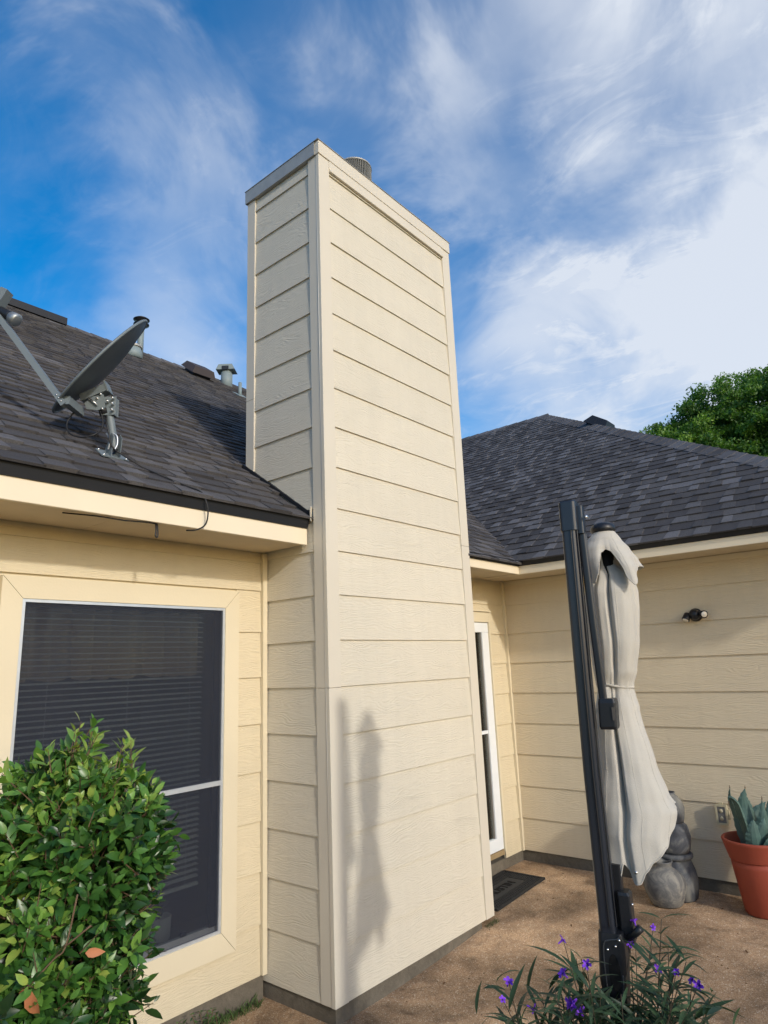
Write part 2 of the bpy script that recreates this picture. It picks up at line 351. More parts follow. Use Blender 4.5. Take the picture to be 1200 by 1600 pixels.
# patio slab: top sheet plus edges
xs = [-3+i*.125 for i in range(0, 80)]; xs = [x for x in xs if x < 5.9]+[5.9]; ys = [-4+i*.25 for i in range(31)]
pv = [(x, y, gz(x)) for y in ys for x in xs]; nx = len(xs)
pf = [(j*nx+i, j*nx+i+1, (j+1)*nx+i+1, (j+1)*nx+i) for j in range(len(ys)-1) for i in range(nx-1)]
nb = len(pv); pv += [(x, y, gz(x)-.1) for y in ys for x in xs]
for i in range(nx-1):
    pf.append((i, nb+i, nb+i+1, i+1)); a = (len(ys)-1)*nx; pf.append((a+i, a+i+1, nb+a+i+1, nb+a+i))
for j in range(len(ys)-1):
    pf.append((j*nx, (j+1)*nx, nb+(j+1)*nx, nb+j*nx)); a = nx-1; pf.append((j*nx+a, nb+j*nx+a, nb+(j+1)*nx+a, (j+1)*nx+a))
patio = mesh('patio', pv, pf, M['patio'], smooth=False); patio['kind'] = 'structure'
def ribbon(name, pts, w, mat, parent, lift=.004, jit=.0):
    v = []; f = []
    P = [np.array(p, float) for p in pts]
    for i, p in enumerate(P):
        d = P[min(i+1, len(P)-1)]-P[max(i-1, 0)]; d /= np.linalg.norm(d); nn = np.array([-d[1], d[0]])
        ww = w*(1+jit*random.uniform(-1, 1))/2
        for s in (-1, 1): q = p+nn*ww*s; v.append((q[0], q[1], gz(q[0])+lift))
    for i in range(len(P)-1): f.append((2*i, 2*i+1, 2*i+3, 2*i+2))
    return mesh(name, v, f, mat, parent)
def wander(a, b, n, amp):
    a, b = np.array(a, float), np.array(b, float); d = b-a; nn = np.array([-d[1], d[0]]); nn /= np.linalg.norm(nn); o = 0; out = []
    for i in range(n+1):
        o += random.uniform(-amp, amp); t = i/n; out.append(a+d*t+nn*o*math.sin(math.pi*min(max(t, .03), .97)))
    return out

# ------------------------------------------------------------------ house
X0, X1, YF, YK, YA, YB, XC = 2.8415, 4.4557, 2.8137, 3.60, 3.391, 3.28, 5.743
S = .273
house = thing('house', 'cream lap-sided house with dark shingle roofs wrapped around the patio', 'house', (3.5, 5.5, -1.85))
def board_x(parent, x0, x1, y, z0, z1, mat, ny=-1, name='siding_board', lap=.011):
    """lap board on a wall facing -Y: bottom edge stands proud"""
    t0 = .006+lap; t1 = .006
    zt = z1+.004
    v = [(x0, y-t0, z0), (x1, y-t0, z0), (x1, y+.004, z0), (x0, y+.004, z0), (x0, y-t1, zt), (x1, y-t1, zt), (x1, y+.004, zt), (x0, y+.004, zt)]
    j = random.uniform(-.0012, .0012); v = [(a, b+(j if k in (0, 4) else -j if k in (1, 5) else 0), c) for k, (a, b, c) in enumerate(v)]
    return mesh(name, v, BF, mat, parent)
def board_y(parent, y0, y1, x, z0, z1, mat, name='siding_board', lap=.011):
    """lap board on a wall facing -X"""
    t0 = .006+lap; t1 = .006; zt = z1+.004; j = random.uniform(-.0012, .0012)
    v = [(x-t0+j, y0, z0), (x+.004, y0, z0), (x+.004, y1, z0), (x-t0-j, y1, z0), (x-t1+j, y0, zt), (x+.004, y0, zt), (x+.004, y1, zt), (x-t1-j, y1, zt)]
    return mesh(name, v, BF, mat, parent)

# --- chimney
chim = box('chimney', X0+.03, X1-.03, YF+.03, YK-.03, -1.75, 3.60, M['pale_trim'], house, label='tall pale lap-sided chimney chase with wide corner boards')
box('foundation', X0+.02, X1-.14, YF+.02, YK-.02, -1.95, -1.752, M['found'], house)
z19 = -1.4725
lev = [z19+(19-k)*S for k in range(20, 0, -1)]          # bottoms of the courses
lev[0] = -1.752
tops = lev[1:]+[3.545]
yb = YF+.024; xb = X0+.024
jit = {17: -.022, 18: .012}
for i, (a, b_) in enumerate(zip(lev, tops)):
    board_x(chim, X0+.104, X1-.104, yb, a, b_, M['pale'])
    board_y(chim, YF+.111, YK-.088, xb, a, b_, M['pale'])
# corner boards: each in two lengths with a butt joint
def cboard(x0, x1, y0, y1, z0, z1, zj, mat=M['pale_trim'], par=chim):
    box('corner_board', x0, x1, y0, y1, z0, zj-.001, mat, par, bev=.0015); box('corner_board', x0, x1, y0, y1, zj+.001, z1, mat, par, bev=.0015)
zt_ = 3.545
cboard(X0, X0+.105, YF, YF+.028, -1.752, zt_, -.113)
cboard(X1-.105, X1, YF, YF+.028, -1.752, zt_, .9)
cboard(X0+.003, X0+.028, YF+.0285, YF+.112, -1.752, zt_, -.113)
cboard(X0+.003, X0+.028, YK-.088, YK, -1.752, zt_, 1.9)
cboard(X1-.028, X1-.002, YF+.0285, YF+.112, -1.752, zt_, .9); cboard(X1-.028, X1-.002, YK-.088, YK, -1.752, zt_, 1.9)
for i, (a, b_) in enumerate(zip(lev, tops)):             # right-hand cheek of the chimney
    v = boxv(X1-.026, X1-.012, YF+.111, YK-.088, a, b_); mesh('siding_board', v, BF, M['pale'], chim)
tube_obj('caulk_bead', [(X0+.004, YF+.027, -1.75), (X0+.002, YF+.0265, -.4), (X0+.004, YF+.0275, 1), (X0+.001, YF+.026, 2.2), (X0+.003, YF+.027, 3.5)], .0032, M['caulk'], chim, 5)
box('caulk_bead', X0+.018, X0+.026, YK-.0915, YK-.0865, .95, 3.54, M['caulk'], chim)
box('caulk_bead', X1-.1095, X1-.1045, YF+.012, YF+.02, -1.74, 3.5, M['pale_trim'], chim)
# crown: front trim, thin drip mould, metal edge on the side
box('frieze_board', X0+.105, X1-.105, YF-.004, YF+.02, 3.475, 3.545, M['pale_trim'], chim, bev=.002)
box('trim_strip', X0+.105, X1-.103, YF-.012, YF+.01, 3.455, 3.478, M['pale_trim'], chim, bev=.002)
box('frieze_board', X0-.006, X1+.006, YF-.008, YF+.03, 3.546, 3.650, M['pale_trim'], chim, bev=.002)
box('metal_flashing', X0-.012, X0+.02, YF+.031, YK+.012, 3.546, 3.652, M['galv_dull'], chim)
box('metal_flashing', X1-.02, X1+.012, YF+.031, YK+.012, 3.546, 3.652, M['galv_dull'], chim)
mesh('cap_pan', [(X0-.016, YF-.012, 3.653), (X1+.016, YF-.012, 3.653), (X1+.016, YK+.016, 3.653), (X0-.016, YK+.016, 3.653), (3.65, 3.2, 3.70),
 (X0-.016, YF-.012, 3.656), (X1+.016, YF-.012, 3.656), (X1+.016, YK+.016, 3.656), (X0-.016, YK+.016, 3.656)],
 [(5, 6, 4), (6, 7, 4), (7, 8, 4), (8, 5, 4), (0, 1, 6, 5), (1, 2, 7, 6), (2, 3, 8, 7), (3, 0, 5, 8), (3, 2, 1, 0)], M['galv_dull'], chim)
# step flashing where the roof meets the chimney side
RA = lambda y: .846+.70*(y-2.83)
mb = MB()
for i in range(6):
    y0 = 2.95+i*.115; y1 = y0+.125
    if y1 > YK+.02: y1 = YK+.02
    mb.add([(X0-.006-.0005*i, y0, RA(y0)+.005), (X0-.006-.0005*i, y1, RA(y1)+.005), (X0-.006-.0005*i, y1, RA(y1)+.035), (X0-.006-.0005*i, y0, RA(y0)+.032),
            (X0+.02, y0, RA(y0)+.005), (X0+.02, y1, RA(y1)+.005), (X0+.02, y1, RA(y1)+.035), (X0+.02, y0, RA(y0)+.032)], BF)
mb.build('step_flashing', M['black_metal'], chim)
mesh('kickout_flashing', [(X0-.004, 2.935, .90), (X0-.020, 2.925, .90), (X0-.022, 2.925, .985), (X0-.010, 2.93, 1.0), (X0+.002, 2.935, .985),
                          (X0-.004, 2.942, .90), (X0-.020, 2.932, .90), (X0-.022, 2.932, .985), (X0-.010, 2.937, 1.0), (X0+.002, 2.942, .985)],
     [(0, 1, 2, 3, 4), (9, 8, 7, 6, 5), (0, 5, 6, 1), (1, 6, 7, 2), (2, 7, 8, 3), (3, 8, 9, 4), (4, 9, 5, 0)], M['pale_trim'], chim)

# --- wall A (window wall)
ZS = .757                                                  # soffit level
wA = box('wall', -4.5, X0+.4, YA+.02, YA+.10, -1.70, -1.60, M['cream_trim'], house)
# sheathing around the window opening
WX0, WX1, WZ0, WZ1 = 1.333, 2.515, -1.401, .385
mb = MB()
mb.box(-4.5, WX0-.0, YA+.012, YA+.11, -1.599, ZS+.05); mb.box(WX1, X0+.5, YA+.012, YA+.11, -1.599, ZS+.05)
mb.box(WX0, WX1, YA+.012, YA+.11, WZ1, ZS+.05); mb.box(WX0, WX1, YA+.012, YA+.11, -1.599, WZ0)
mb.build('sheathing', M['cream_trim'], wA)
SA = .2815; la = [.243-i*SA for i in range(7)]             # .243 ... -1.446
CX0, CX1, CZ0, CZ1 = 1.235, 2.617, -1.519, .491
for i, z in enumerate(la):
    zt = z+SA if i else .505
    board_x(wA, CX1+.002, X0-.03, YA+.012, z, min(zt, .505), M['cream'])
    board_x(wA, -4.5, CX0-.002, YA+.012, z, min(zt, .505), M['cream'])
board_x(wA, -4.5, X0-.03, YA+.012, .509, .686, M['cream']); board_x(wA, -4.5, X0-.03, YA+.012, .690, ZS-.002, M['cream'])
board_x(wA, -4.5, X0-.03, YA+.012, -1.712, -1.446, M['cream'])
mesh('corner_board', boxv(X0-.028, X0+.006, YA-.022, YA+.012, -1.71, ZS-.002), BF, M['cream_trim'], wA)
box('foundation', -4.5, X0-.002, YA+.006, YA+.5, -1.95, -1.714, M['found'], house)
# --- window
win = box('window', WX0-.004, WX1+.004, YA+.030, YA+.06, WZ0-.004, WZ0+.03, M['white'], house, label='dark screened window with raised blinds behind it')
tw = .028
def casing(pts, name='casing_board'):
    v = [(x, YA-tw, z) for x, z in pts]+[(x, YA+.011, z) for x, z in pts]
    mesh(name, v, [(0, 1, 2, 3), (7, 6, 5, 4), (0, 4, 5, 1), (1, 5, 6, 2), (2, 6, 7, 3), (3, 7, 4, 0)], M['cream_trim'], win)
e = .0015
casing([(CX0+e, CZ1), (WX0+e, WZ1), (WX1-e, WZ1), (CX1-e, CZ1)]); casing([(CX1, CZ1-e), (WX1, WZ1-e), (WX1, WZ0+e), (CX1, CZ0+e)])
casing([(CX1-e, CZ0), (WX1-e, WZ0), (WX0+e, WZ0), (CX0+e, CZ0)]); casing([(CX0, CZ0+e), (WX0, WZ0+e), (WX0, WZ1-e), (CX0, CZ1-e)])
def bar(par, name, x0, x1, z0, z1, y0, y1, mat): return box(name, x0, x1, y0, y1, z0, z1, mat, par)
ys0, ys1 = YA-.022, YA-.006
fs = .016
bar(win, 'screen_frame', WX0, WX1, WZ1-fs, WZ1, ys0, ys1, M['alu']); bar(win, 'screen_frame', WX0, WX1, WZ0, WZ0+fs, ys0, ys1, M['alu'])
bar(win, 'screen_frame', WX0, WX0+fs, WZ0+fs, WZ1-fs, ys0, ys1, M['alu']); bar(win, 'screen_frame', WX1-fs, WX1, WZ0+fs, WZ1-fs, ys0, ys1, M['alu'])
bar(win, 'screen_rail', WX0+fs, WX1-fs, -.632, -.606, ys0-.001, ys1, M['alu'])
for z0, z1 in ((WZ0+fs, -.632), (-.606, WZ1-fs)):
    mesh('screen_cloth', [(WX0+fs, YA-.014, z0), (WX1-fs, YA-.014, z0), (WX1-fs, YA-.014, z1), (WX0+fs, YA-.014, z1)], [(0, 1, 2, 3)], M['screen'], win)
for z0, z1 in ((WZ0+.03, -.63), (-.60, WZ1-.03)):
    mesh('pane', boxv(WX0+.03, WX1-.03, YA+.036, YA+.040, z0, z1), BF, M['glass'], win)
gm = M['dark_room']
bar(win, 'sash', WX0, WX0+.03, WZ0+.03, WZ1, YA+.02, YA+.05, M['black_plastic']); bar(win, 'sash', WX1-.045, WX1, WZ0+.03, WZ1, YA+.02, YA+.05, M['black_plastic'])
bar(win, 'sash', WX0+.03, WX1-.045, WZ1-.03, WZ1, YA+.02, YA+.05, M['black_plastic']); bar(win, 'sash', WX0+.03, WX1-.045, -.63, -.60, YA+.02, YA+.05, M['black_plastic'])
bar(win, 'latch', WX1-.22, WX1-.19, WZ0+.035, WZ0+.055, YA+.024, YA+.034, M['black_plastic'])
# blind slats (open, seen nearly edge on) and pleated valance
zs = .33; k = 0
while zs > -1.12:
    y0 = YA+.075; dz = .0035+.0008*math.sin(k*1.7); sag = random.uniform(-.0012, .0012)
    v = [(WX0+.05, y0, zs-dz), (WX1-.085, y0, zs-dz+sag), (WX1-.085, y0+.025, zs+dz+sag), (WX0+.05, y0+.025, zs+dz), (WX0+.05, y0, zs-dz+.0014), (WX1-.085, y0, zs-dz+.0014+sag), (WX1-.085, y0+.025, zs+dz+.0014+sag), (WX0+.05, y0+.025, zs+dz+.0014)]
    mesh('blind_slat', v, BF, M['slat'], win); zs -= .0292; k += 1
box('blind_rail', WX0+.05, WX1-.085, YA+.075, YA+.10, -1.150, -1.135, M['slat'], win)
for x in (1.52, 1.95, 2.34): tube_obj('blind_cord', [(x, YA+.072, .35), (x, YA+.072, -1.14)], .0012, M['slat'], win, 4)
v = []; f = []; nn_ = 120
for i in range(nn_+1):
    x = WX0+.03+(WX1-WX0-.06)*i/nn_; ph = i/nn_*2*math.pi*8+1.6*math.sin(i*.13)
    yy = YA+.20+.065*math.sin(ph)
    v += [(x, yy, .36), (x+.006*math.sin(i*.4), yy+.01*math.sin(ph*1.3), .0+.012*math.sin(ph+1))]
for i in range(nn_): f.append((2*i, 2*i+1, 2*i+3, 2*i+2))
mesh('valance', v, f, M['valance'], win, smooth=True)
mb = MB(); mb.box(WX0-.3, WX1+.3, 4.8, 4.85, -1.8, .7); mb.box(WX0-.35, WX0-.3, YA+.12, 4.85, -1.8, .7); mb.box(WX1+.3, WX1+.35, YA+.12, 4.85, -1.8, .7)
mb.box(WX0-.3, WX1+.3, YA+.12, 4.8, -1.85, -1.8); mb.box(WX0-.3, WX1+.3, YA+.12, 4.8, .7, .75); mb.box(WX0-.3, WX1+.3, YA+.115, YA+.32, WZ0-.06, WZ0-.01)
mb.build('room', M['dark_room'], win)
# --- wall B (door wall)
wB = box('wall', X1-.02, XC+.1, YB+.02, YB+.12, -1.61, -1.58, M['cream_trim'], house)
DX1, DZ0, DZ1 = 5.415, -1.582, .355; DX0 = 4.50
mb = MB(); mb.box(DX1, XC+.1, YB+.012, YB+.11, -1.579, ZS+.05); mb.box(X1-.3, DX1, YB+.012, YB+.11, DZ1, ZS+.05); mb.build('sheathing', M['cream_trim'], wB)
zc_ = -1.386; lc = [zc_+S*j for j in range(8)]
for j in range(-1, 8):
    z0 = -1.662 if j < 0 else lc[j]; z1 = lc[j+1] if j < 7 else ZS-.03
    if z0 > .34: board_x(wB, X1-.1, XC-.02, YB+.012, z0, z1, M['cream'])
    else: board_x(wB, DX1+.026, XC-.02, YB+.012, z0, z1, M['cream'])
board_x(wB, X1-.1, DX1+.02, YB+.012, .46, .523, M['cream'])
mesh('corner_board', boxv(XC-.030, XC+.006, YB-.024, YB+.012, -1.66, ZS-.002), BF, M['cream_trim'], wB)
door = box('door', DX0, DX1, YB-.004, YB+.04, DZ0, DZ0+.10, M['white'], house, bev=.003, label='white framed glass door half hidden by the chimney')
box('door_frame', DX0, DX1, YB-.004, YB+.04, DZ1-.09, DZ1, M['white'], door, bev=.003)
box('door_frame', DX1-.105, DX1, YB-.004, YB+.04, DZ0+.10, DZ1-.09, M['white'], door, bev=.003); box('door_frame', DX0, DX0+.1, YB-.004, YB+.04, DZ0+.10, DZ1-.09, M['white'], door, bev=.003)
box('muntin', DX0+.1, DX1-.105, YB+.006, YB+.02, -.62, -.592, M['white'], door)
box('glazing_bead', DX1-.118, DX1-.105, YB+.01, YB+.03, DZ0+.10, DZ1-.09, M['curtain'], door)
mesh('pane', boxv(DX0+.1, DX1-.105, YB+.022, YB+.026, DZ0+.10, DZ1-.09), BF, M['glass'], door)
v = []; f = []
for i in range(81):
    x = DX0+.08+.75*i/80; yy = YB+.075+.02*math.sin(i*.9)+.006*math.sin(i*2.3); v += [(x, yy, DZ1-.06), (x, yy+.005, DZ0+.06)]
for i in range(80): f.append((2*i, 2*i+1, 2*i+3, 2*i+2))
mesh('curtain', v, f, M['curtain'], door, smooth=True)
mb = MB(); mb.box(DX0-.1, DX1+.1, YB+.5, YB+.55, -1.8, .6); mb.build('room', M['dark_room'], door)
box('casing_board', DX1+.001, DX1+.024, YB-.018, YB+.02, DZ0-.02, .45, M['cream_trim'], door); box('casing_board', X1-.1, DX1, YB-.018, YB+.02, DZ1+.002, .45, M['cream_trim'], door)
box('drip_cap', X1-.1, DX1+.03, YB-.034, YB+.01, .452, .462, M['cream_trim'], door)
box('sill', X1-.1, DX1-.005, YB-.01, YB+.04, -1.625, DZ0-.003, M['wood_sill'], door)
box('foundation', X1-.3, XC+.01, YB+.006, YB+.5, -1.95, -1.664, M['found'], house)
# --- wall C (lamp wall), runs toward the viewer
YC0 = .30
wC = box('wall', XC+.02, XC+.12, YC0, YB+.1, -1.63, ZS+.05, M['cream_trim'], house)
for j in range(-1, 8):
    z0 = -1.656 if j < 0 else lc[j]; z1 = lc[j+1] if j < 7 else ZS-.03
    # two lengths per course with a staggered butt joint out past the frame
    yj = .62 if j % 2 else .45
    board_y(wC, yj+.001, YB-.026, XC+.012, z0, z1, M['creamC']); board_y(wC, YC0+.09, yj-.001, XC+.012, z0, z1, M['creamC'])
box('corner_board', XC-.014, XC+.012, YC0, YC0+.09, -1.656, ZS, M['cream_trim'], wC)
box('frieze_board', XC-.008, XC+.012, YC0+.09, YB-.026, ZS-.045, ZS-.002, M['cream_trim'], wC)
box('foundation', XC+.012, XC+.5, YC0, YB+.02, -1.95, -1.658, M['found'], house)
box('wall', XC+.12, 14.6, YC0, YC0+.1, -1.95, ZS+.05, M['cream'], house)

# --- eaves
EA, ZE = 2.97, .757
def fascia(x0, x1, y, par=house): box('fascia_board', x0, x1, y, y+.022, ZE-.003, .86, M['fascia'], par, bev=.002)
for a, b_ in ((-4.5, -.7), (-.699, X0-.010)): fascia(a, b_, EA)
box('fascia_board', X1+.002, 5.331, 2.845, 2.867, ZE-.008, .852, M['fascia'], house, bev=.002)
box('fascia_board', 5.309, 5.331, -.14, 2.843, ZE-.008, .852, M['fascia'], house, bev=.002)
for i in range(6):
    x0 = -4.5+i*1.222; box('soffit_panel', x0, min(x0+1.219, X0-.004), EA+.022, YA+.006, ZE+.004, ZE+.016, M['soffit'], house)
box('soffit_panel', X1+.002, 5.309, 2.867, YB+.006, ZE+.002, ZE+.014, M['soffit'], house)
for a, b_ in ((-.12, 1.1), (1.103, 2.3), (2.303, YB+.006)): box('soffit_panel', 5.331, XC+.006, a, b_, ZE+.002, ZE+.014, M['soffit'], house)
# drip edge
mesh('drip_edge', [(-4.5, 2.962, .858), (X0-.012, 2.962, .858), (X0-.012, 2.944, .925), (-4.5, 2.944, .925), (-4.5, 3.01, .858), (X0-.012, 3.01, .858), (X0-.012, 3.01, .955), (-4.5, 3.01, .955)],
     [(0, 1, 2, 3), (0, 4, 5, 1), (1, 5, 6, 2), (4, 0, 3, 7), (3, 2, 6, 7)], M['black_metal'], house)
mesh('drip_edge', [(X1-.01, 2.842, .818), (5.30, 2.842, .818), (5.285, 2.826, .868), (X1-.01, 2.826, .868), (X1-.01, 2.90, .855), (5.33, 2.90, .855), (5.33, 2.90, .885), (X1-.01, 2.90, .885)],
     [(0, 1, 2, 3), (0, 4, 5, 1), (1, 5, 6, 2), (4, 0, 3, 7), (3, 2, 6, 7)], M['black_metal'], house)
mesh('drip_edge', [(5.303, -.15, .820), (5.303, 2.845, .820), (5.285, 2.83, .872), (5.285, -.17, .872), (5.36, -.15, .856), (5.36, 2.845, .856), (5.36, 2.845, .90), (5.36, -.15, .90)],
     [(1, 0, 3, 2), (0, 1, 5, 4), (1, 2, 6, 5), (0, 4, 7, 3), (3, 7, 6, 2)], M['black_metal'], house)
# --- roofs
RC = lambda x: .872+.667*(x-5.29)
RS = lambda y: .872+.667*(y+.16)
YR = 7.70; ZR = RA(YR); XR = 10.10; YPK = 4.65
dk = [(-4.5, 2.95), (X0-.005, 2.95), (X0-.005, YK), (X1, YK), (X1, 2.84), (5.31, 2.84), (11.9, YR), (-4.5, YR)]
# deck under the shingles: plane A in three convex pieces, plane C, plane S, and the far sides
def slab(par, poly, zf, th, mat, name):
    v = [(x, y, zf(x, y)) for x, y in poly]+[(x, y, zf(x, y)-th) for x, y in poly]; n = len(poly)
    f = [tuple(range(n)), tuple(range(2*n-1, n-1, -1))]+[(i, n+i, n+(i+1) % n, (i+1) % n) for i in range(n)]
    return mesh(name, v, f, mat, par)
fa = lambda x, y: RA(y)-.004; fc = lambda x, y: RC(x)-.004; fs_ = lambda x, y: RS(y)-.004; fb = lambda x, y: 2*ZR-RA(y)-.004; fd = lambda x, y: 2*RC(XR)-RC(x)-.004
roof = slab(house, [(-4.5, 2.952), (X0-.005, 2.952), (X0-.005, YR), (-4.5, YR)], fa, .03, M['shingle'], 'roof')
slab(roof, [(X0-.005, YK), (X1, YK), (X1, YR), (X0-.005, YR)], fa, .03, M['shingle'], 'deck')
slab(roof, [(X1, 2.842), (5.31, 2.842), (10.3, YR), (X1, YR)], fa, .03, M['shingle'], 'deck')
slab(roof, [(-4.5, YR), (10.3, YR), (10.3, 12.4), (-4.5, 12.4)], fb, .03, M['shingle'], 'deck')
croof = slab(house, [(5.30, -.15), (XR, YPK), (XR, 7.8), (5.30, 2.85)], fc, .03, M['shingle'], 'roof')
slab(croof, [(5.30, -.15), (15, -.15), (XR, YPK)], fs_, .03, M['shingle'], 'deck')
slab(croof, [(15, -.15), (15, 9), (XR, 9), (XR, YPK)], fd, .03, M['shingle'], 'deck')
EXP = .143; EXPA = .122
tabs = []      # (verts 8x3, tone, roof)
def lay(roofp, E, U, Vv, u0, u1, ncourse, keep, seed, EXP=EXP, k_=1.0, skw=0, wk=1.0):
    rr = random.Random(seed); E, U, Vv = map(lambda q: np.array(q, float), (E, U, Vv)); Nn = np.cross(U, Vv); Nn /= np.linalg.norm(Nn)
    if Nn[2] < 0: Nn = -Nn
    for j in range(ncourse):
        v0 = j*EXP-(.012 if j == 0 else 0); u = u0+rr.uniform(-.3, 0); hi = rr.random() < .5; off = rr.uniform(-.0012, .0012)
        while u < u1:
            w = (rr.uniform(.10, .20) if hi else rr.uniform(.11, .26))*wk
            c = E+U*(u+w/2)+Vv*(v0+EXP/2)
            if keep(c[0], c[1]):
                h = ((.0118 if hi else .0072)+rr.uniform(-.0012, .0012))*k_; sk = rr.uniform(.004, .018) if hi else -.012
                if hi: pts = [(u+.002, v0+off, h), (u+w-.002, v0+off, h), (u+w-sk+skw, v0+EXP+.012, .0035), (u+sk+skw, v0+EXP+.012, .0035)]
                else: pts = [(u-.014, v0+off, h), (u+w+.014, v0+off, h), (u+w+.014, v0+EXP+.012, .0012), (u-.014, v0+EXP+.012, .0012)]
                tv = [E+U*a+Vv*b_+Nn*(hh) for a, b_, hh in pts]; bv = [q-Nn*(hh+.002) for q, (_, _, hh) in zip(tv, pts)]
                base = .60 if hi else .28
                tone = min(max(base+rr.gauss(0, .26), 0), 1)
                if hi and rr.random() < .2: tone = .95
                vv = np.array(bv+tv)
                if roofp is croof:      # cut along the hip
                    vv[:, 1] = np.maximum(vv[:, 1], vv[:, 0]-5.45); vv[:, 0] = np.minimum(vv[:, 0], XR)
                    if np.ptp(vv[:, 1]) < .02: u += w; hi = not hi; continue
                tabs.append((vv, tone, roofp, c))
            u += w; hi = not hi
sA = np.array([0, 1, .70])/math.hypot(1, .7); sC = np.array([1, 0, .667])/math.hypot(1, .667)
def keepA(x, y):
    if y > YR-.02: return False
    if x < X0+.1 and y < 2.95: return False
    if X0-.01 < x < X1+.01 and y < YK+.02: return False
    return RA(y) > RC(x)-.05 if x > 5.2 else True
def keepC(x, y):
    if x > XR-.02 or y < -.17 or y > 7.6: return False
    return RC(x) > RA(y)-.05 and RC(x) < RS(y)+.03
lay(roof, (0, 2.938, RA(2.938)), (1, 0, 0), sA, -.8, X0-.02, 48, lambda x, y: y < YR-.02 and x < X0-.005, 1, EXPA, 1.6)
lay(roof, (0, 2.818+13*EXP*sA[1]*0, RA(2.818)), (1, 0, 0), sA, X0-.02, 9.9, 49, lambda x, y: keepA(x, y) and (x > X0-.02), 2, EXPA, 1.5)
lay(croof, (5.278, 0, RC(5.278)), (0, -1, 0), sC, -7.7, .2, 45, keepC, 3, .132, 1.35, 0, .74)
# the largest 300 visible shingles are parts, the remainder is joined
score = []
for i, (v, tn, rp, c) in enumerate(tabs):
    px, py, d = proj(c); vis = 0 < px < 1200 and 0 < py < 1600 and d > 0
    if 389 < px < 722 and not (c[0] < X0): vis = False
    area = 0
    if vis:
        a = [proj(q)[:2] for q in v[4:]]; area = abs(sum(a[k][0]*a[(k+1) % 4][1]-a[(k+1) % 4][0]*a[k][1] for k in range(4)))/2
    score.append(area)
order = np.argsort(score)[::-1]; single = set(int(i) for i in order[:296])
TF = [(4, 5, 6, 7), (0, 1, 5, 4), (1, 2, 6, 5), (2, 3, 7, 6), (3, 0, 4, 7), (0, 3, 2, 1)]
rest = {roof.name: MB(), croof.name: MB()}
for i, (v, tn, rp, c) in enumerate(tabs):
    if np.cross(v[5]-v[4], v[7]-v[4])[2] < 0: v = v[[1, 0, 3, 2, 5, 4, 7, 6]]
    if i in single: mesh('shingle', v, TF, M['shingleA'] if rp is roof else M['shingle'], rp, tone=tn)
    else: rest[rp.name].add(v, TF, tn)
for rp in (roof, croof): b_ = rest[rp.name]; mesh('shingle_field', b_.v, b_.f, M['shingleA'] if rp is roof else M['shingle'], rp, tone=np.array(b_.t), kind='stuff')
# hip and ridge caps
def caps(par, A, B, n1, n2, step, hw, nm='ridge_shingle', th=.006):
    A, B = np.array(A, float), np.array(B, float); Ld = np.linalg.norm(B-A); d = (B-A)/Ld; n = int(Ld/step); n1, n2 = np.array(n1, float), np.array(n2, float)
    for i in range(n):
        p0 = A+d*i*step; p1 = A+d*(i+1.18)*step; lift0 = np.array([0, 0, .030]); lift1 = np.array([0, 0, .020])
        q = []
        for p, lf in ((p0, lift0), (p1, lift1)):
            q += [p+n1*hw+lf*.55, p+lf, p+n2*hw+lf*.55]
        v = q+[x-np.array([0, 0, th+.01]) for x in q]
        f = [(0, 1, 4, 3), (1, 2, 5, 4), (6, 9, 10, 7), (7, 10, 11, 8), (0, 6, 7, 1), (1, 7, 8, 2), (3, 4, 10, 9), (4, 5, 11, 10), (0, 3, 9, 6), (2, 8, 11, 5)]
        mesh(nm, v, f, M['shingle'], par, tone=random.choice((.3, .55, .75, .85, .5)))
caps(croof, (5.27, -.18, RC(5.27)), (XR, YPK, RC(XR)), (-.55, .75, -.36*1.02), (.75, -.55, -.36*1.02), .145, .145)
caps(croof, (XR, YPK-.05, RC(XR)), (XR, 8.6, RC(XR)), (-.832, 0, -.555), (.832, 0, -.555), .2, .14)
caps(roof, (1.0, YR, ZR+.0), (10.0, YR, ZR+.0), (0, -.82, -.574), (0, .82, -.574), .2, .14)
box('ridge_vent', 1.6, 3.25, YR-.12, YR+.12, ZR-.045, ZR+.045, M['black_metal'], roof)
# lead valley line
# --- neighbouring roof glimpsed past the hip
nb_ = thing('neighbour_house', 'far dark hip roof just showing past the right end of the shingled hip', 'house', (15, -2.2, -1.85))
bodyw = box('wall', 12.4, 18, -6.5, -1.0, -1.85, 1.0, M['cream'], nb_)
v = [(12, -7, .95), (18.4, -7, .95), (18.4, -.45, .95), (12, -.45, .95), (15.2, -3.9, 2.65), (15.2, -3.6, 2.65)]
mesh('roof', v, [(0, 1, 4), (1, 2, 5, 4), (2, 3, 5), (3, 0, 4, 5), (3, 2, 1, 0)], M['shingle'], nb_, tone=.6)

# ------------------------------------------------------------------ joints and cracks in the patio
dark = plain('crack_dirt', (.018, .015, .012), .95, .05)
ribbon('crack', [(X0-.03, YF-.012), (3.6, YF-.016), (X1-.12, YF-.013), (X1+.02, YF-.02)], .018, dark, patio, .003, .3)
ribbon('crack', [(X0-.0, YF-.01), (X0-.012, 3.1), (X0-.006, 3.38)], .02, dark, patio, .003, .3)
ribbon('crack', wander((3.605, 2.66), (3.565, 2.24), 16, .006), .009, dark, patio, .004, .7)

ribbon('crack', [q[:2] for q in smooth_path([(4.25, 1.52, 0), (4.45, 1.62, 0), (4.65, 1.665, 0), (4.85, 1.67, 0), (5.09, 1.60, 0), (5.32, 1.49, 0), (5.6, 1.28, 0)], 5)], .007, dark, patio, .004, .9)

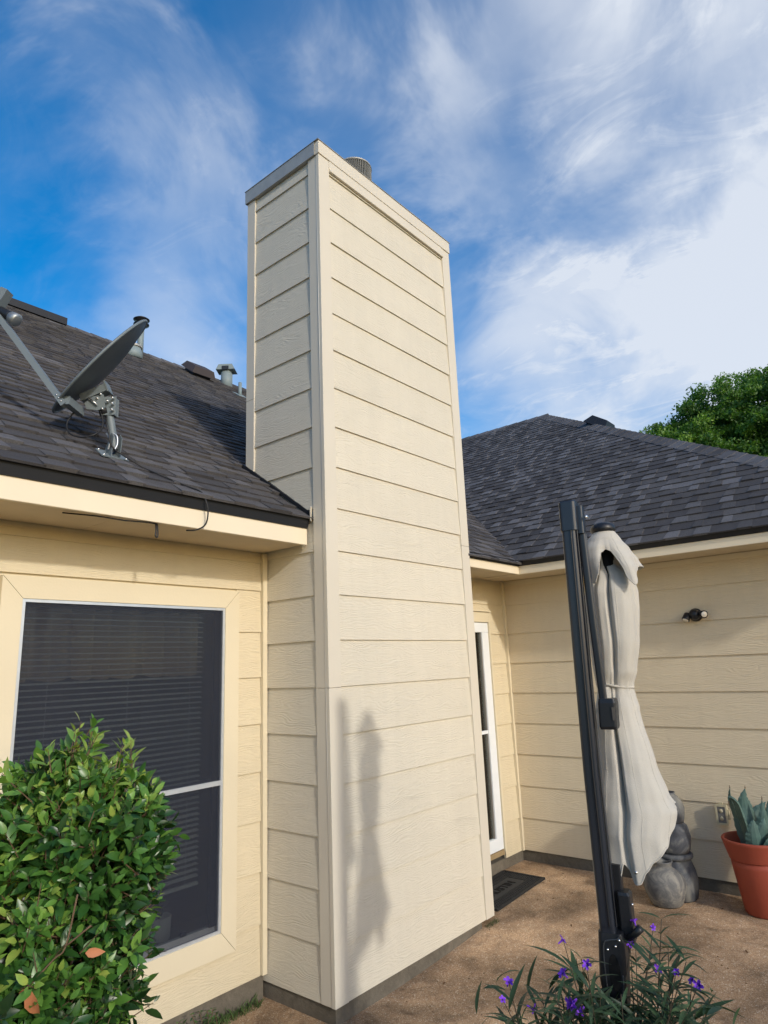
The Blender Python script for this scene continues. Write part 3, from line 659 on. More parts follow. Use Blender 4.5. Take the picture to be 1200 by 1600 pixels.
ribbon('crack', [(X1+.05, YB-.03), (5.2, YB-.012), (XC-.03, YB-.012), ], .016, dark, patio, .003, .4)
ribbon('crack', [(XC-.02, YB-.02), (XC-.014, 2.0), (XC-.014, .5)], .018, dark, patio, .003, .4)

# ------------------------------------------------------------------ doormat
def text_mesh(body, size, font_bold=False):
    cu = bpy.data.curves.new('t', 'FONT'); cu.body = body; cu.size = size; cu.extrude = .0015; cu.offset = size*.018; cu.resolution_u = 2
    ob = bpy.data.objects.new('t', cu); COL.objects.link(ob); bpy.context.view_layer.update()
    me = bpy.data.meshes.new_from_object(ob.evaluated_get(bpy.context.evaluated_depsgraph_get())); bpy.data.objects.remove(ob); return me
MX0, MX1, MY0, MY1 = 4.60, 5.36, 2.875, 3.262
mz = gz(5.2)
def zmat(x, h): return gz(MX0)+(gz(MX1)-gz(MX0))*(x-MX0)/(MX1-MX0)+h+.003
doormat = thing('doormat', 'black rubber doormat with raised lettering on the patio below the glass door', 'doormat', ((MX0+MX1)/2, (MY0+MY1)/2, mz))
def mslab(name, x0, x1, y0, y1, h0, h1, mat=M['black_rub']):
    v = [(x, y, zmat(x, h0)) for x, y in ((x0, y0), (x1, y0), (x1, y1), (x0, y1))]+[(x, y, zmat(x, h1)) for x, y in ((x0, y0), (x1, y0), (x1, y1), (x0, y1))]
    return mesh(name, v, BF, mat, doormat)
mslab('mat_base', MX0, MX1, MY0, MY1, 0, .008)
for a in ((MX0, MX1, MY0, MY0+.02), (MX0, MX1, MY1-.02, MY1), (MX0, MX0+.02, MY0+.02, MY1-.02), (MX1-.02, MX1, MY0+.02, MY1-.02)): mslab('rim', *a, .008, .014)
fx0, fx1, fy0, fy1 = MX0+.12, MX1-.12, MY0+.10, MY1-.10
for a in ((fx0, fx1, fy0, fy0+.01), (fx0, fx1, fy1-.01, fy1), (fx0, fx0+.01, fy0+.01, fy1-.01), (fx1-.01, fx1, fy0+.01, fy1-.01)): mslab('panel_border', *a, .008, .014)
mslab('panel', fx0+.014, fx1-.014, fy0+.014, fy1-.014, .008, .011, plain('mat_panel', (.035, .035, .034), .7, .3, k=.3, scale=40))
mb = MB()
gx = MX0+.03
while gx < MX1-.03:
    gy = MY0+.03
    while gy < MY1-.03:
        if not (fx0-.012 < gx < fx1+.012 and fy0-.012 < gy < fy1+.012):
            s = .009; z = zmat(gx, .008)
            mb.add([(gx-s, gy-.004, z), (gx+s*.2, gy-s, z), (gx+s, gy+.004, z), (gx-s*.2, gy+s, z), (gx-s*.6, gy-.003, z+.005), (gx+s*.1, gy-s*.6, z+.005), (gx+s*.6, gy+.003, z+.005), (gx-s*.1, gy+s*.6, z+.005)], BF)
        gy += .024
    gx += .024
mb.build('tread_studs', M['black_rub'], doormat, kind='stuff')
tm = text_mesh('AUSTIN', .10); tm.materials.clear(); tm.materials.append(M['black_void'])
to = bpy.data.objects.new('lettering', tm); COL.objects.link(to); to.parent = doormat
og = ORG[doormat.name]; wd = max(v.co.x for v in tm.vertices)
slope = math.atan2(gz(MX1)-gz(MX0), MX1-MX0)
to.location = ((MX0+MX1)/2-wd/2-og[0], (MY0+MY1)/2-.036-og[1], zmat((MX0+MX1)/2-wd/2, .0135)-og[2]); to.rotation_euler = (0, -slope, 0)

# ------------------------------------------------------------------ umbrella (own frame: a to the right, d away, z up)
RH = np.array([math.cos(YAW), -math.sin(YAW), 0]); NH = np.array([math.sin(YAW), math.cos(YAW), 0])
def P(a, d, z): return RH*a+NH*d+np.array([0, 0, z])
D0 = 2.578
umb = thing('cantilever_umbrella', 'closed grey beige cantilever umbrella tied against its dark metal mast', 'umbrella', tuple(P(.735, D0, gz(2.46))))
def prof_tube(name, centers, prof, mat, ang=0, par=umb, smooth=False, bevel=None):
    """sweep profile (list of (a,d)) through centers (a,d,z) """
    v = []; f = []; n = len(prof); ca, sa = math.cos(ang), math.sin(ang)
    for (a, d, z, *s) in centers:
        s = s[0] if s else 1
        for p, q in prof: v.append(P(a+s*(p*ca-q*sa), d+s*(p*sa+q*ca), z))
    for i in range(len(centers)-1):
        for k in range(n): f.append((i*n+k, i*n+(k+1) % n, (i+1)*n+(k+1) % n, (i+1)*n+k))
    f.append(tuple(range(n-1, -1, -1))); f.append(tuple((len(centers)-1)*n+k for k in range(n)))
    return mesh(name, v, f, mat, par, smooth=smooth)
def rrect(hx, hy, r, n=4):
    out = []
    for cx_, cy_, a0 in ((hx-r, hy-r, 0), (-(hx-r), hy-r, 90), (-(hx-r), -(hy-r), 180), (hx-r, -(hy-r), 270)):
        for i in range(n+1): a = math.radians(a0+90*i/n); out.append((cx_+r*math.cos(a), cy_+r*math.sin(a)))
    return out
zg = gz(2.46)
mastp = rrect(.027, .038, .013, 5)
RA_ = math.radians(-28)
ac = .724
prof_tube('mast', [(ac, D0, -1.05), (ac-.002, D0, -.4), (ac+.010, D0, .49)], mastp, M['anthracite'], RA_)
# extruded grooves along the mast
for da, dd in ((-.010, -.0405), (.0145, -.0385)):
    prof_tube('mast_rib', [(ac+da, D0+dd, -.90), (ac+da-.002, D0+dd, -.4), (ac+da+.010, D0+dd, .485)], rrect(.0022, .003, .001, 1), M['black_plastic'], 0)
prof_tube('mast_cap', [(ac+.012, D0, .487), (ac+.014, D0, .60), (ac+.014, D0, .606, .93)], rrect(.033, .044, .015, 5), M['anthracite'], RA_)
prof_tube('hinge_lug', [(ac+.046, D0-.005, .475), (ac+.048, D0-.005, .585)], rrect(.020, .026, .008, 3), M['anthracite'], RA_)
mb = MB(); tube(mb, [P(ac+.062, D0-.045, .535), P(ac+.066, D0-.052, .535)], .007, 10); mb.build('bolt', M['bolt'], umb, smooth=True)
prof_tube('arm', [(.780, D0+.0, .495), (.787, D0+.005, .1), (.795, D0+.01, -.16)], rrect(.0135, .022, .007, 3), M['anthracite'], RA_)
sl = prof_tube('slide_block', [(.800, D0-.012, -.258, .9), (.800, D0-.012, -.248), (.803, D0-.012, -.165), (.803, D0-.012, -.15, .9)], rrect(.031, .036, .008, 3), M['black_plastic'], RA_)
prof_tube('block_clip', [(.806, D0-.05, -.225), (.806, D0-.05, -.18)], rrect(.008, .006, .002, 2), M['anthracite'], 0, sl)
# lower post, crank and handle housing
prof_tube('guide_post', [(.778, D0+.02, -1.0), (.776, D0+.02, -.72)], rrect(.016, .018, .004, 2), M['black_plastic'], RA_)
prof_tube('guide_sleeve', [(.790, D0-.003, -.955), (.789, D0-.003, -.81), (.786, D0-.003, -.80, .85)], rrect(.021, .03, .005, 2), M['black_plastic'], RA_)
mb = MB(); tube(mb, [P(.801, D0-.036, -.835), P(.801, D0-.040, -.835)], .004, 8); mb.build('bolt', M['bolt'], umb, smooth=True)
mb = MB(); tube(mb, [P(.772, D0-.045, -.935), P(.795, D0-.065, -.912), P(.808, D0-.075, -.895)], [.011, .012, .013], 12); mb.build('crank_knob', M['black_plastic'], umb, smooth=True)
hs = prof_tube('handle_housing', [(ac+.004, D0, -1.175, .62), (ac+.002, D0, -1.15, .85), (ac+.002, D0, -1.06), (ac+.008, D0, -1.0, 1.03), (ac+.010, D0, -.945, .98), (ac+.008, D0, -.92, .9)], rrect(.044, .050, .016, 5), M['black_plastic'], RA_, smooth=False)
# seam bead and recessed grip on the housing
CA, SA_ = math.cos(RA_), math.sin(RA_)
def front(p, z, off=0, hy=.050):
    q = -(hy+off); return P(ac+.003+p*CA-q*SA_, D0+p*SA_+q*CA, z)
seam = smooth_path([front(.042, -.918), front(.030, -.932), front(.004, -.938), front(-.014, -.948), front(-.020, -.985), front(-.020, -1.05), front(-.016, -1.105), front(.0, -1.128), front(.024, -1.105), front(.034, -1.075), front(.036, -1.04)], 6)
tube_obj('seam_bead', seam, .0022, plain('grip_bead', (.05, .055, .06), .4, .5), hs, 6)
mb = MB(); n = 20; v = []
for rr_, off in ((1, .0008), (.78, .0012)):
    for k in range(n):
        a = 2*math.pi*k/n; v.append(front(.011+.019*rr_*math.cos(a), -1.035+.056*rr_*math.sin(a), off))
mb.add(v, [(k, (k+1) % n, n+(k+1) % n, n+k) for k in range(n)]+[tuple(range(n, 2*n))]); mb.build('grip_recess', M['black_void'], hs, smooth=False)
for p_, z_ in ((-.005, -.968), (.022, -.955), (.036, -.935), (.004, -1.147)):
    mb = MB(); tube(mb, [front(p_, z_, -.006), front(p_, z_, .003)], .0036, 8); mb.build('bolt', M['bolt'], hs, smooth=True)
prof_tube('base_post', [(ac+.006, D0, zg), (ac+.004, D0, -1.16)], rrect(.027, .034, .010, 4), M['black_plastic'], RA_)
for s in (0, 1):
    q = P(ac, D0, zg+.02); dx = RH if s else NH; dy = NH if s else RH
    mb = MB(); mb.obox(q+np.array([0, 0, .004*s]), dx, dy, (0, 0, 1), .45, .035, .018); mb.build('base_foot', M['black_plastic'], umb)
# canopy: folded cloth
def interp(tab, x):
    if x <= tab[0][0]: return tab[0][1:]
    for (a, *va), (b, *vb) in zip(tab, tab[1:]):
        if x <= b:
            k = (x-a)/(b-a); k = k*k*(3-2*k)*.5+k*.5; return [p+(q-p)*k for p, q in zip(va, vb)]
    return tab[-1][1:]
def cloth(name, rows, nth, fn, mat, par, thick=.0015):
    v = []; f = []
    for i in range(rows+1):
        for k in range(nth): v.append(fn(i/rows, 2*math.pi*k/nth))
    for i in range(rows):
        for k in range(nth): f.append((i*nth+k, (i+1)*nth+k, (i+1)*nth+(k+1) % nth, i*nth+(k+1) % nth))
    o = mesh(name, v, f, mat, par, smooth=True); md = o.modifiers.new('s', 'SOLIDIFY'); md.thickness = thick; md.offset = 0; return o
# z measured downwards as positive s: (-z, left a, right a, depth half)
KD, KS = .14, 1.024
def PC(a, d, z): return P(a*KS, D0+KD+d, z*KS)
body = [(-.46, .868, .912, .018), (-.36, .855, .930, .024), (-.315, .832, .975, .050), (-.25, .803, .988, .080), (-.185, .798, .986, .085), (-.06, .802, .972, .085), (.055, .803, .950, .07), (.102, .806, .934, .052), (.122, .810, .932, .048), (.15, .803, .936, .052), (.194, .793, .944, .062), (.395, .768, .976, .11), (.50, .748, 1.006, .13), (.545, .735, 1.030, .14), (.585, .731, 1.014, .145), (.62, .728, 1.0, .15), (.80, .72, 1.03, .16)]
hem_t = [(0, .53), (20, .56), (40, .60), (70, .64), (110, .66), (150, .60), (172, .585), (195, .64), (212, .72), (223, .750), (230, .746), (236, .700), (241, .722), (247, .764), (253, .760), (262, .722), (273, .692), (294, .650), (309, .600), (316, .574), (324, .544), (340, .532), (360, .53)]
k_low = [(0, 1), (30, .9), (60, 1), (100, .84), (140, 1), (170, 1), (185, 1), (200, .92), (212, 1.0), (224, .98), (233, .97), (240, .66), (247, 1.0), (262, 1.03), (285, 1.09), (310, 1.06), (328, .97), (340, .90), (350, 1.0), (360, 1)]
k_up = [(0, 1), (30, .86), (60, 1), (100, .84), (140, 1), (170, 1), (190, 1), (212, .84), (228, 1.0), (243, .93), (251, .45), (261, 1.0), (282, 1.06), (300, 1.03), (318, .93), (330, .86), (343, 1.0), (360, 1)]
def body_fn(s, th):
    deg = math.degrees(th) % 360
    hem = interp(hem_t, deg)[0]
    q = -.46+(hem+.46)*(s**.92)
    L_, R_, dd = interp(body, q)
    cc, hw = (L_+R_)/2, (R_-L_)/2
    w_ = min(max((q-.02)/.2, 0), 1); drift = (q-.115)*14*math.sin(th)
    ku = interp(k_up, (deg+drift) % 360)[0]; kl = interp(k_low, (deg+drift*.3) % 360)[0]
    kk = ku*(1-w_)+kl*w_; squeeze = math.exp(-((q-.11)/.05)**2)
    kk = 1+(kk-1)*(1-.45*squeeze)*(.78+.30*math.sin(q*8+th*4+.6))
    wr = .010*math.sin(5*th+q*17+1)+.006*math.sin(9*th-q*31+2)+.004*math.sin(23*th+q*11)
    kk += wr*(1-squeeze)+.020*math.sin(15*th)*math.exp(-((q-.11)/.035)**2)
    hw *= 1.07 if q > .2 else 1.10
    return PC(cc-.004+hw*kk*math.cos(th), dd*1.1*kk*math.sin(th), -q)
canopy = cloth('canopy', 110, 300, body_fn, M['canvas'], umb)
for dg in (214, 262, 300):
    tube_obj('seam', [body_fn(k/60, math.radians(dg+2*math.sin(k*.05)))-NH*.0006 for k in range(6, 61)], .0013, M['canvas'], canopy, 4)
tube_obj('hem', [body_fn(.999, 2*math.pi*k/240) for k in range(241)], .0026, M['canvas'], canopy, 5)
tube_obj('hem', [body_fn(.975, 2*math.pi*k/240)-NH*.0004 for k in range(241)], .0010, M['canvas'], canopy, 4)
# back panel hanging lower
def sheet(name, grid, mat, par, sub=0):
    nr = len(grid); nc = len(grid[0]); v = [p for r_ in grid for p in r_]; f = [(i*nc+k, (i+1)*nc+k, (i+1)*nc+k+1, i*nc+k+1) for i in range(nr-1) for k in range(nc-1)]
    o = mesh(name, v, f, mat, par, smooth=True); md = o.modifiers.new('s', 'SOLIDIFY'); md.thickness = .0015; return o
grid = []
for i in range(12):
    t_ = i/11; row = []
    for k in range(14):
        u_ = k/13; zb = -.765+.085*u_
        a = .885+.082*u_+.005*t_; row.append(PC(a, .05+.02*math.sin(u_*6), -.55+(zb+.55)*t_))
    grid.append(row)
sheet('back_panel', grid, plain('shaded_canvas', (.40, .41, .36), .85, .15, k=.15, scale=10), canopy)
# tie strap round the waist
pts = []
for k in range(49):
    th = 2*math.pi*k/48; q = .110+.010*math.cos(th)+.002*math.sin(3*th); L_, R_, dd = interp(body, q)
    cc, hw = (L_+R_)/2, (R_-L_)/2; pts.append((cc-.004+(hw*1.09+.002)*math.cos(th), (dd*1.1+.003)*math.sin(th), -q))
v = []; f = []
for a, d, z in pts: v += [PC(a, d, z+.0045), PC(a, d, z-.0045)]
for k in range(48): f.append((2*k, 2*k+1, 2*k+3, 2*k+2))
o = mesh('tie_strap', v, f, M['canvas'], canopy, smooth=True); md = o.modifiers.new('s', 'SOLIDIFY'); md.thickness = .004
mb = MB(); mb.obox(P(.812, D0+.008, -.130), RH, (0, 0, 1), NH, .008, .020, .0012); mb.build('strap_tail', M['canvas'], canopy)
for dg in (226, 250):
    th = math.radians(dg); g0 = body_fn(.965, th); tg = body_fn(.965, th+.03)-body_fn(.965, th-.03); gn = np.cross(tg, [0, 0, 1.]); gn /= np.linalg.norm(gn)
    if gn@NH > 0: gn = -gn
    mb = MB(); tube(mb, [g0, g0+gn*.004], .0055, 12); mb.build('grommet', M['bolt'], canopy, smooth=True)

# top flap (vent) and hub
flap_hem = [(0, -.338), (30, -.345), (90, -.36), (150, -.35), (180, -.345), (194, -.315), (206, -.288), (222, -.280), (231, -.312), (237, -.365), (243, -.402), (256, -.415), (268, -.405), (275, -.362), (280, -.285), (287, -.262), (298, -.288), (315, -.325), (335, -.345), (360, -.338)]
flap = [(-.502, .858, .918, .030), (-.49, .848, .932, .038), (-.46, .824, .950, .052), (-.42, .795, .976, .075), (-.37, .783, 1.002, .098), (-.33, .779, 1.019, .112), (-.26, .775, 1.03, .125)]
def flap_fn(s, th):
    hem = interp(flap_hem, math.degrees(th) % 360)[0]; q = -.502+(hem+.502)*s
    L_, R_, dd = interp(flap, q); cc, hw = (L_+R_)/2, (R_-L_)/2
    k = s*s; fold = .5-.5*math.cos(6*th+1.6+.5*math.sin(th)); kk = 1-.17*k*fold-.03*math.sin(13*th+2)*k
    kk = max(kk, 1-.02*k) if abs(math.cos(th)) > .97 else kk
    return PC(cc+hw*1.06*kk*math.cos(th), dd*1.12*kk*math.sin(th), -q)
cloth('top_flap', 40, 200, flap_fn, M['canvas'], canopy)
tube_obj('hem', [flap_fn(.999, 2*math.pi*k/200) for k in range(201)], .0024, M['canvas'], canopy, 5)
for dg in (226, 284, 330): tube_obj('seam', [flap_fn(k/20, math.radians(dg))-NH*.0006 for k in range(2, 21)], .0012, M['canvas'], canopy, 4)
lathe('hub_cap', [(.0, .535), (.03, .532), (.046, .522), (.050, .510), (.050, .498), (.044, .492), (0, .49)], PC(.888, 0, 0)+[0, 0, .012], M['black_plastic'], umb, 28)
lathe('hub_cap', [(.0, .5), (.030, .5), (.034, .20), (.0, .2)], PC(.888, 0, 0), M['black_void'], umb, 16)

# ------------------------------------------------------------------ satellite dish
DD = 3.3465
dish = thing('satellite_dish', 'grey satellite dish on a bracket on the left roof slope', 'satellite dish', tuple(P(-1.441, DD, 1.134)))
base_c = P(-1.435, DD+.01, 1.137)
nA = np.array([0, -.70, 1.0]); nA /= np.linalg.norm(nA); eA = np.array([0, 1, .70]); eA /= np.linalg.norm(eA); xA = np.array([1., 0, 0])
bc = np.array([base_c[0], base_c[1], RA(base_c[1])+.016])
mb = MB(); mb.obox(bc, xA, eA, nA, .075, .05, .003); mb.build('foot_plate', M['dishgrey'], dish)
for s in (-1, 1):
    for q in (-1, 1):
        mb = MB(); c = bc+xA*s*.062+eA*q*.038; tube(mb, [c, c+nA*.009], .006, 8); mb.build('bolt', M['bolt'], dish, smooth=True)
# triangular side cheeks of the foot
mb = MB()
for s in (-1, 1):
    c = bc+xA*s*.024; v = []
    for off in (-.0015, .0015):
        v += [c+xA*off+eA*-.045+nA*.003, c+xA*off+eA*.045+nA*.003, c+xA*off+eA*.02+nA*.085+np.array([0, 0, .03]), c+xA*off-eA*.012+nA*.075+np.array([0, 0, .03])]
    mb.add(v, BF)
mb.build('foot_cheeks', M['dishgrey'], dish)
m0 = bc+nA*.02; m1 = P(-1.452, DD-.01, 1.375)
tube_obj('mast', smooth_path([m0+np.array([0, -.005, .01]), m0*.6+m1*.4+RH*.006, m1], 5), .0205, M['dishgrey'], dish, 14)
ZN_ = np.array([0, 0, 1.])
# az/el bracket
mb = MB(); c = P(-1.452, DD-.03, 1.415)
mb.obox(c, RH, NH, (0, 0, 1), .040, .003, .052); mb.obox(c+NH*.045, RH, NH, (0, 0, 1), .036, .003, .05); mb.obox(c+RH*.030+NH*.022, RH, NH, (0, 0, 1), .003, .022, .05)
mb.build('bracket_plate', M['dishgrey'], dish)
v = [];
for off in (-.048, -.042):
    v += [P(-1.475, DD+off, 1.475), P(-1.53, DD+off, 1.466), P(-1.575, DD+off, 1.43), P(-1.56, DD+off, 1.395), P(-1.50, DD+off, 1.385), P(-1.46, DD+off, 1.40)]
mesh('tilt_plate', v, [(0, 1, 2, 3, 4, 5), (11, 10, 9, 8, 7, 6)]+[(i, 6+i, 6+(i+1) % 6, (i+1) % 6) for i in range(6)], M['dishgrey'], dish)
for a_, z_ in ((-1.424, 1.452), (-1.424, 1.42), (-1.424, 1.385), (-1.45, 1.435), (-1.505, 1.452), (-1.475, 1.392), (-1.548, 1.452), (-1.488, 1.475)):
    mb = MB(); tube(mb, [P(a_, DD-.03, z_), P(a_, DD-.058, z_)], .0062, 8); mb.build('bolt', M['bolt'], dish, smooth=True)
tube_obj('adjuster_rod', [P(-1.545, DD-.062, 1.455), P(-1.50, DD-.060, 1.41)], .0045, M['bolt'], dish, 8)
tube_obj('clamp', [P(-1.49, DD-.02, 1.43), P(-1.475, DD-.02, 1.37)], .026, M['black_plastic'], dish, 10)
# back strut between reflector and bracket
mb = MB(); s0, s1 = P(-1.600, DD-.02, 1.462), P(-1.462, DD-.02, 1.520); ax = (s1-s0)/np.linalg.norm(s1-s0); az_ = np.cross(ax, NH)
mb.obox((s0+s1)/2, ax, NH, az_, .075, .030, .021); mb.build('back_strut', M['dishgrey'], dish)
mb = MB(); mb.obox(P(-1.463, DD-.02, 1.522), ax, NH, az_, .004, .034, .034); mb.build('strut_end', M['dishgrey'], dish)
# reflector: shallow bowl
ctr = P(-1.5235, DD, 1.666); vw = ctr/np.linalg.norm(ctr)
sr = rt-vw*(rt@vw); sr /= np.linalg.norm(sr); su = np.cross(sr, vw)
majr = sr*.724+su*.690; face = (-sr*.690+su*.724)*.99+vw*.135
minr = np.cross(face, majr)
v = []; f = []; nr, nt_ = 10, 48; RMJ, RMN = .350, .31; dep = .050
for side in (0, 1):
    for i in range(nr+1):
        rr_ = i/nr
        for k in range(nt_):
            a = 2*math.pi*k/nt_; v.append(ctr+majr*RMJ*rr_*math.cos(a)+minr*RMN*rr_*math.sin(a)-face*dep*(1-rr_*rr_)-face*side*.006)
def vid(s_, i, k): return s_*(nr+1)*nt_+i*nt_+k % nt_
for i in range(nr):
    for k in range(nt_):
        f.append((vid(0, i, k), vid(0, i+1, k), vid(0, i+1, k+1), vid(0, i, k+1))); f.append((vid(1, i, k+1), vid(1, i+1, k+1), vid(1, i+1, k), vid(1, i, k)))
mesh('reflector', v, f, plain('reflector_paint', (.075, .09, .10), .45, .4, k=.2, scale=10), dish, smooth=True)
rim = [ctr+majr*(RMJ+.001)*math.cos(a)+minr*(RMN+.001)*math.sin(a)-face*.004 for a in np.linspace(0, 2*math.pi, 65)]
tube_obj('rim', rim, .0075, M['dishgrey'], dish, 8)
# feed arm and LNB
a0, a1 = P(-1.620, DD-.16, 1.372), P(-2.055, DD-.17, 1.960); ax = (a1-a0)/np.linalg.norm(a1-a0); ay = np.cross(ax, NH); ay /= np.linalg.norm(ay)
mb = MB(); mb.obox((a0+a1)/2, ax, ay, np.cross(ax, ay), np.linalg.norm(a1-a0)/2, .015, .020); mb.build('feed_arm', M['dishgrey'], dish)
for k in range(3):
    c = a0+ax*(.02+.022*k); mb = MB(); tube(mb, [c-NH*.02, c-NH*.0235], .004, 8); mb.build('bolt', M['bolt'], dish, smooth=True)
QL = lambda a, z: P(a*.955, DD-.17, z*.955)
lnb = tube_obj('receiver', [QL(-2.13, 2.03), QL(-2.085, 2.01), QL(-2.05, 1.985), QL(-2.0, 1.955)], [.022, .024, .026, .032], M['black_plastic'], dish, 16)
tube_obj('feed_cap', [QL(-2.03, 1.973), QL(-1.995, 1.950), QL(-1.99, 1.946)], [.030, .036, .028], M['galv'], lnb, 16)
mb = MB(); rx = RH*.45+ZN_*.89; ry = RH*-.89+ZN_*.45; mb.obox(QL(-2.10, 2.065), rx, ry, NH, .075, .020, .03); o = mb.build('receiver_body', M['dishgrey'], dish)
mb = MB(); mb.obox(P(-1.610, DD-.09, 1.395), RH, NH, (0, 0, 1), .018, .085, .022); mb.build('arm_socket', M['dishgrey'], dish)
loop = [P(-1.60, DD-.05, 1.40), P(-1.63, DD-.06, 1.36), P(-1.645, DD-.08, 1.30), P(-1.62, DD-.09, 1.245), P(-1.56, DD-.09, 1.222), P(-1.50, DD-.08, 1.235), P(-1.472, DD-.05, 1.28), P(-1.475, DD-.04, 1.34), P(-1.49, DD-.04, 1.38)]
tube_obj('cable_loop', smooth_path(loop), .0045, M['cable'], dish, 6)
loop = [P(-1.46, DD-.03, 1.36), P(-1.448, DD-.05, 1.31), P(-1.430, DD-.05, 1.24), P(-1.425, DD-.045, 1.20), P(-1.405, DD-.03, 1.165)]
tube_obj('cable_loop', smooth_path(loop), .0045, M['cable'], dish, 6)
tube_obj('cable_loop', smooth_path([P(-1.455, DD-.03, 1.26), P(-1.435, DD-.04, 1.235), P(-1.43, DD-.04, 1.20), P(-1.44, DD-.03, 1.17)]), .005, M['alu'], dish, 6)
tube_obj('cable_loop', smooth_path([P(-1.425, DD-.02, 1.262), P(-1.402, DD-.02, 1.245), P(-1.398, DD-.02, 1.20), P(-1.408, DD-.03, 1.165)]), .004, M['alu'], dish, 6)

# cable over the roof, down across the fascia and under the soffit
def onA(x, y, h=.017): return (x, y, RA(y)+h)
q = P(-1.405, DD-.03, 1.165)
pts = smooth_path([tuple(q), onA(1.80, 3.16), onA(1.86, 3.10), onA(1.93, 3.05), onA(2.0, 3.00), onA(2.035, 2.955, .02), (2.05, 2.928, .90), (2.062, 2.925, .84), (2.055, 2.935, .775), (2.02, 2.96, .745), (1.98, 3.0, .742)])
cable = tube_obj('coax_cable', pts, .0045, M['cable'], None, 6); cable['label'] = 'thin black cable running from the dish over the left fascia'; cable['category'] = 'cable'
sc_ = smooth_path([(1.35, 3.05, .752), (1.5, 3.0, .748), (1.62, 2.99, .744), (1.72, 2.985, .749), (1.80, 2.99, .751)])
c2 = tube_obj('soffit_cable', sc_, .0038, M['cable'], None, 6); c2['label'] = 'loose black cable lying along the underside of the left soffit'; c2['category'] = 'cable'
c3 = tube_obj('cable_tail', smooth_path([(1.80, 3.0, .756), (1.803, 3.0, .72), (1.80, 2.998, .69), (1.812, 3.0, .685), (1.815, 3.002, .715), (1.81, 3.004, .756)]), .004, M['cable'], None, 6)
c3['label'] = 'short looped cable end hanging below the left soffit'; c3['category'] = 'cable'

# ------------------------------------------------------------------ roof vents
def at_roof(x, y, dz=0): return np.array([x, y, RA(y)+dz])
p_ = at_roof(4.13, 7.42)
v1_ = thing('vent_pipe', 'tall grey vent pipe with dark double cap rising behind the dish', 'vent pipe', tuple(p_), group='vents on the left roof')
tube_obj('pipe', [p_-[0, 0, .05], p_+[0, 0, .44]], .040, M['ventgrey'], v1_, 16)
lathe('cap', [(.06, .42), (.10, .435), (.10, .442), (.045, .455), (.045, .475), (.10, .50), (.105, .508), (.07, .53), (0, .535)], p_, M['black_plastic'], v1_, 20)
p_ = at_roof(3.92, 7.20)
v2_ = thing('small_vent', 'short pale vent stub on the roof just right of the dish rim', 'vent pipe', tuple(p_), group='vents on the left roof')
tube_obj('pipe', [p_-[0, 0, .05], p_+[0, 0, .10]], [.12, .09], M['ventgrey'], v2_, 16); lathe('cap', [(.10, .10), (.105, .105), (.10, .13), (.05, .15), (0, .152)], p_, M['galv_dull'], v2_, 20)
p_ = at_roof(5.0, 7.42)
v3_ = thing('box_vent', 'low dark box vent near the ridge left of the chimney', 'roof vent', tuple(p_), group='vents on the left roof')
mb = MB(); mb.add([p_+xA*a+eA*b_+nA*c for a, b_, c in ((-.19, -.17, .05), (.19, -.17, .05), (.19, .17, .05), (-.19, .17, .05), (-.15, -.13, .14), (.15, -.13, .14), (.15, .13, .14), (-.15, .13, .14))], BF); mb.build('hood', plain('vent_brown', (.055, .045, .045), .6, .3), v3_)
mb = MB(); mb.obox(p_+nA*.03, xA, eA, nA, .14, .12, .03); mb.build('throat', M['black_plastic'], v3_)
p_ = at_roof(5.60, 7.55)
v4_ = thing('square_cap_vent', 'grey flue vent with flared square cap near the chimney', 'roof vent', tuple(p_), group='vents on the left roof')
tube_obj('pipe', [p_-[0, 0, .1], p_+[0, 0, .22]], .085, M['ventgrey'], v4_, 16)
mb = MB(); c = p_+np.array([0, 0, .24]); mb.add([c+RH*a+NH*b_+np.array([0, 0, h]) for a, b_, h in ((-.14, -.10, -.03), (.14, -.10, -.03), (.14, .1, -.03), (-.14, .1, -.03), (-.10, -.10, .05), (.10, -.10, .05), (.10, .1, .05), (-.10, .1, .05))], BF); mb.build('cap', M['ventgrey'], v4_)
mb = MB(); mb.obox(c-NH*.103+np.array([0, 0, -.01]), RH, NH, (0, 0, 1), .05, .003, .03); mb.build('louvre', M['black_plastic'], v4_)
p_ = at_roof(5.36, 6.92)
v5_ = thing('thin_vent_pipe', 'thin pale vent pipe closest to the chimney on the left roof', 'vent pipe', tuple(p_), group='vents on the left roof')
tube_obj('pipe', [p_-[0, 0, .05], p_+[0, 0, .20]], .024, M['ventgrey'], v5_, 12)
mb = MB(); mb.obox(p_+nA*.014, xA, eA, nA, .08, .09, .003); mb.build('flashing', M['ventgrey'], v5_)
# box vent beyond the hip on the right roof
hp = np.array([8.95, 3.32, RS(3.32)])
v6_ = thing('box_vent', 'dark low vent hood peeking over the hip of the right roof', 'roof vent', tuple(hp))
mb = MB(); nS = np.array([0, -.667, 1]); nS = nS/np.linalg.norm(nS); eS = np.array([0, 1, .667]); eS /= np.linalg.norm(eS)
mb.add([hp+xA*a+eS*b_+nS*c for a, b_, c in ((-.20, -.18, .0), (.20, -.18, .0), (.20, .18, .0), (-.20, .18, .0), (-.14, -.12, .13), (.14, -.12, .13), (.14, .12, .13), (-.14, .12, .13))], BF); mb.build('hood', M['black_plastic'], v6_)
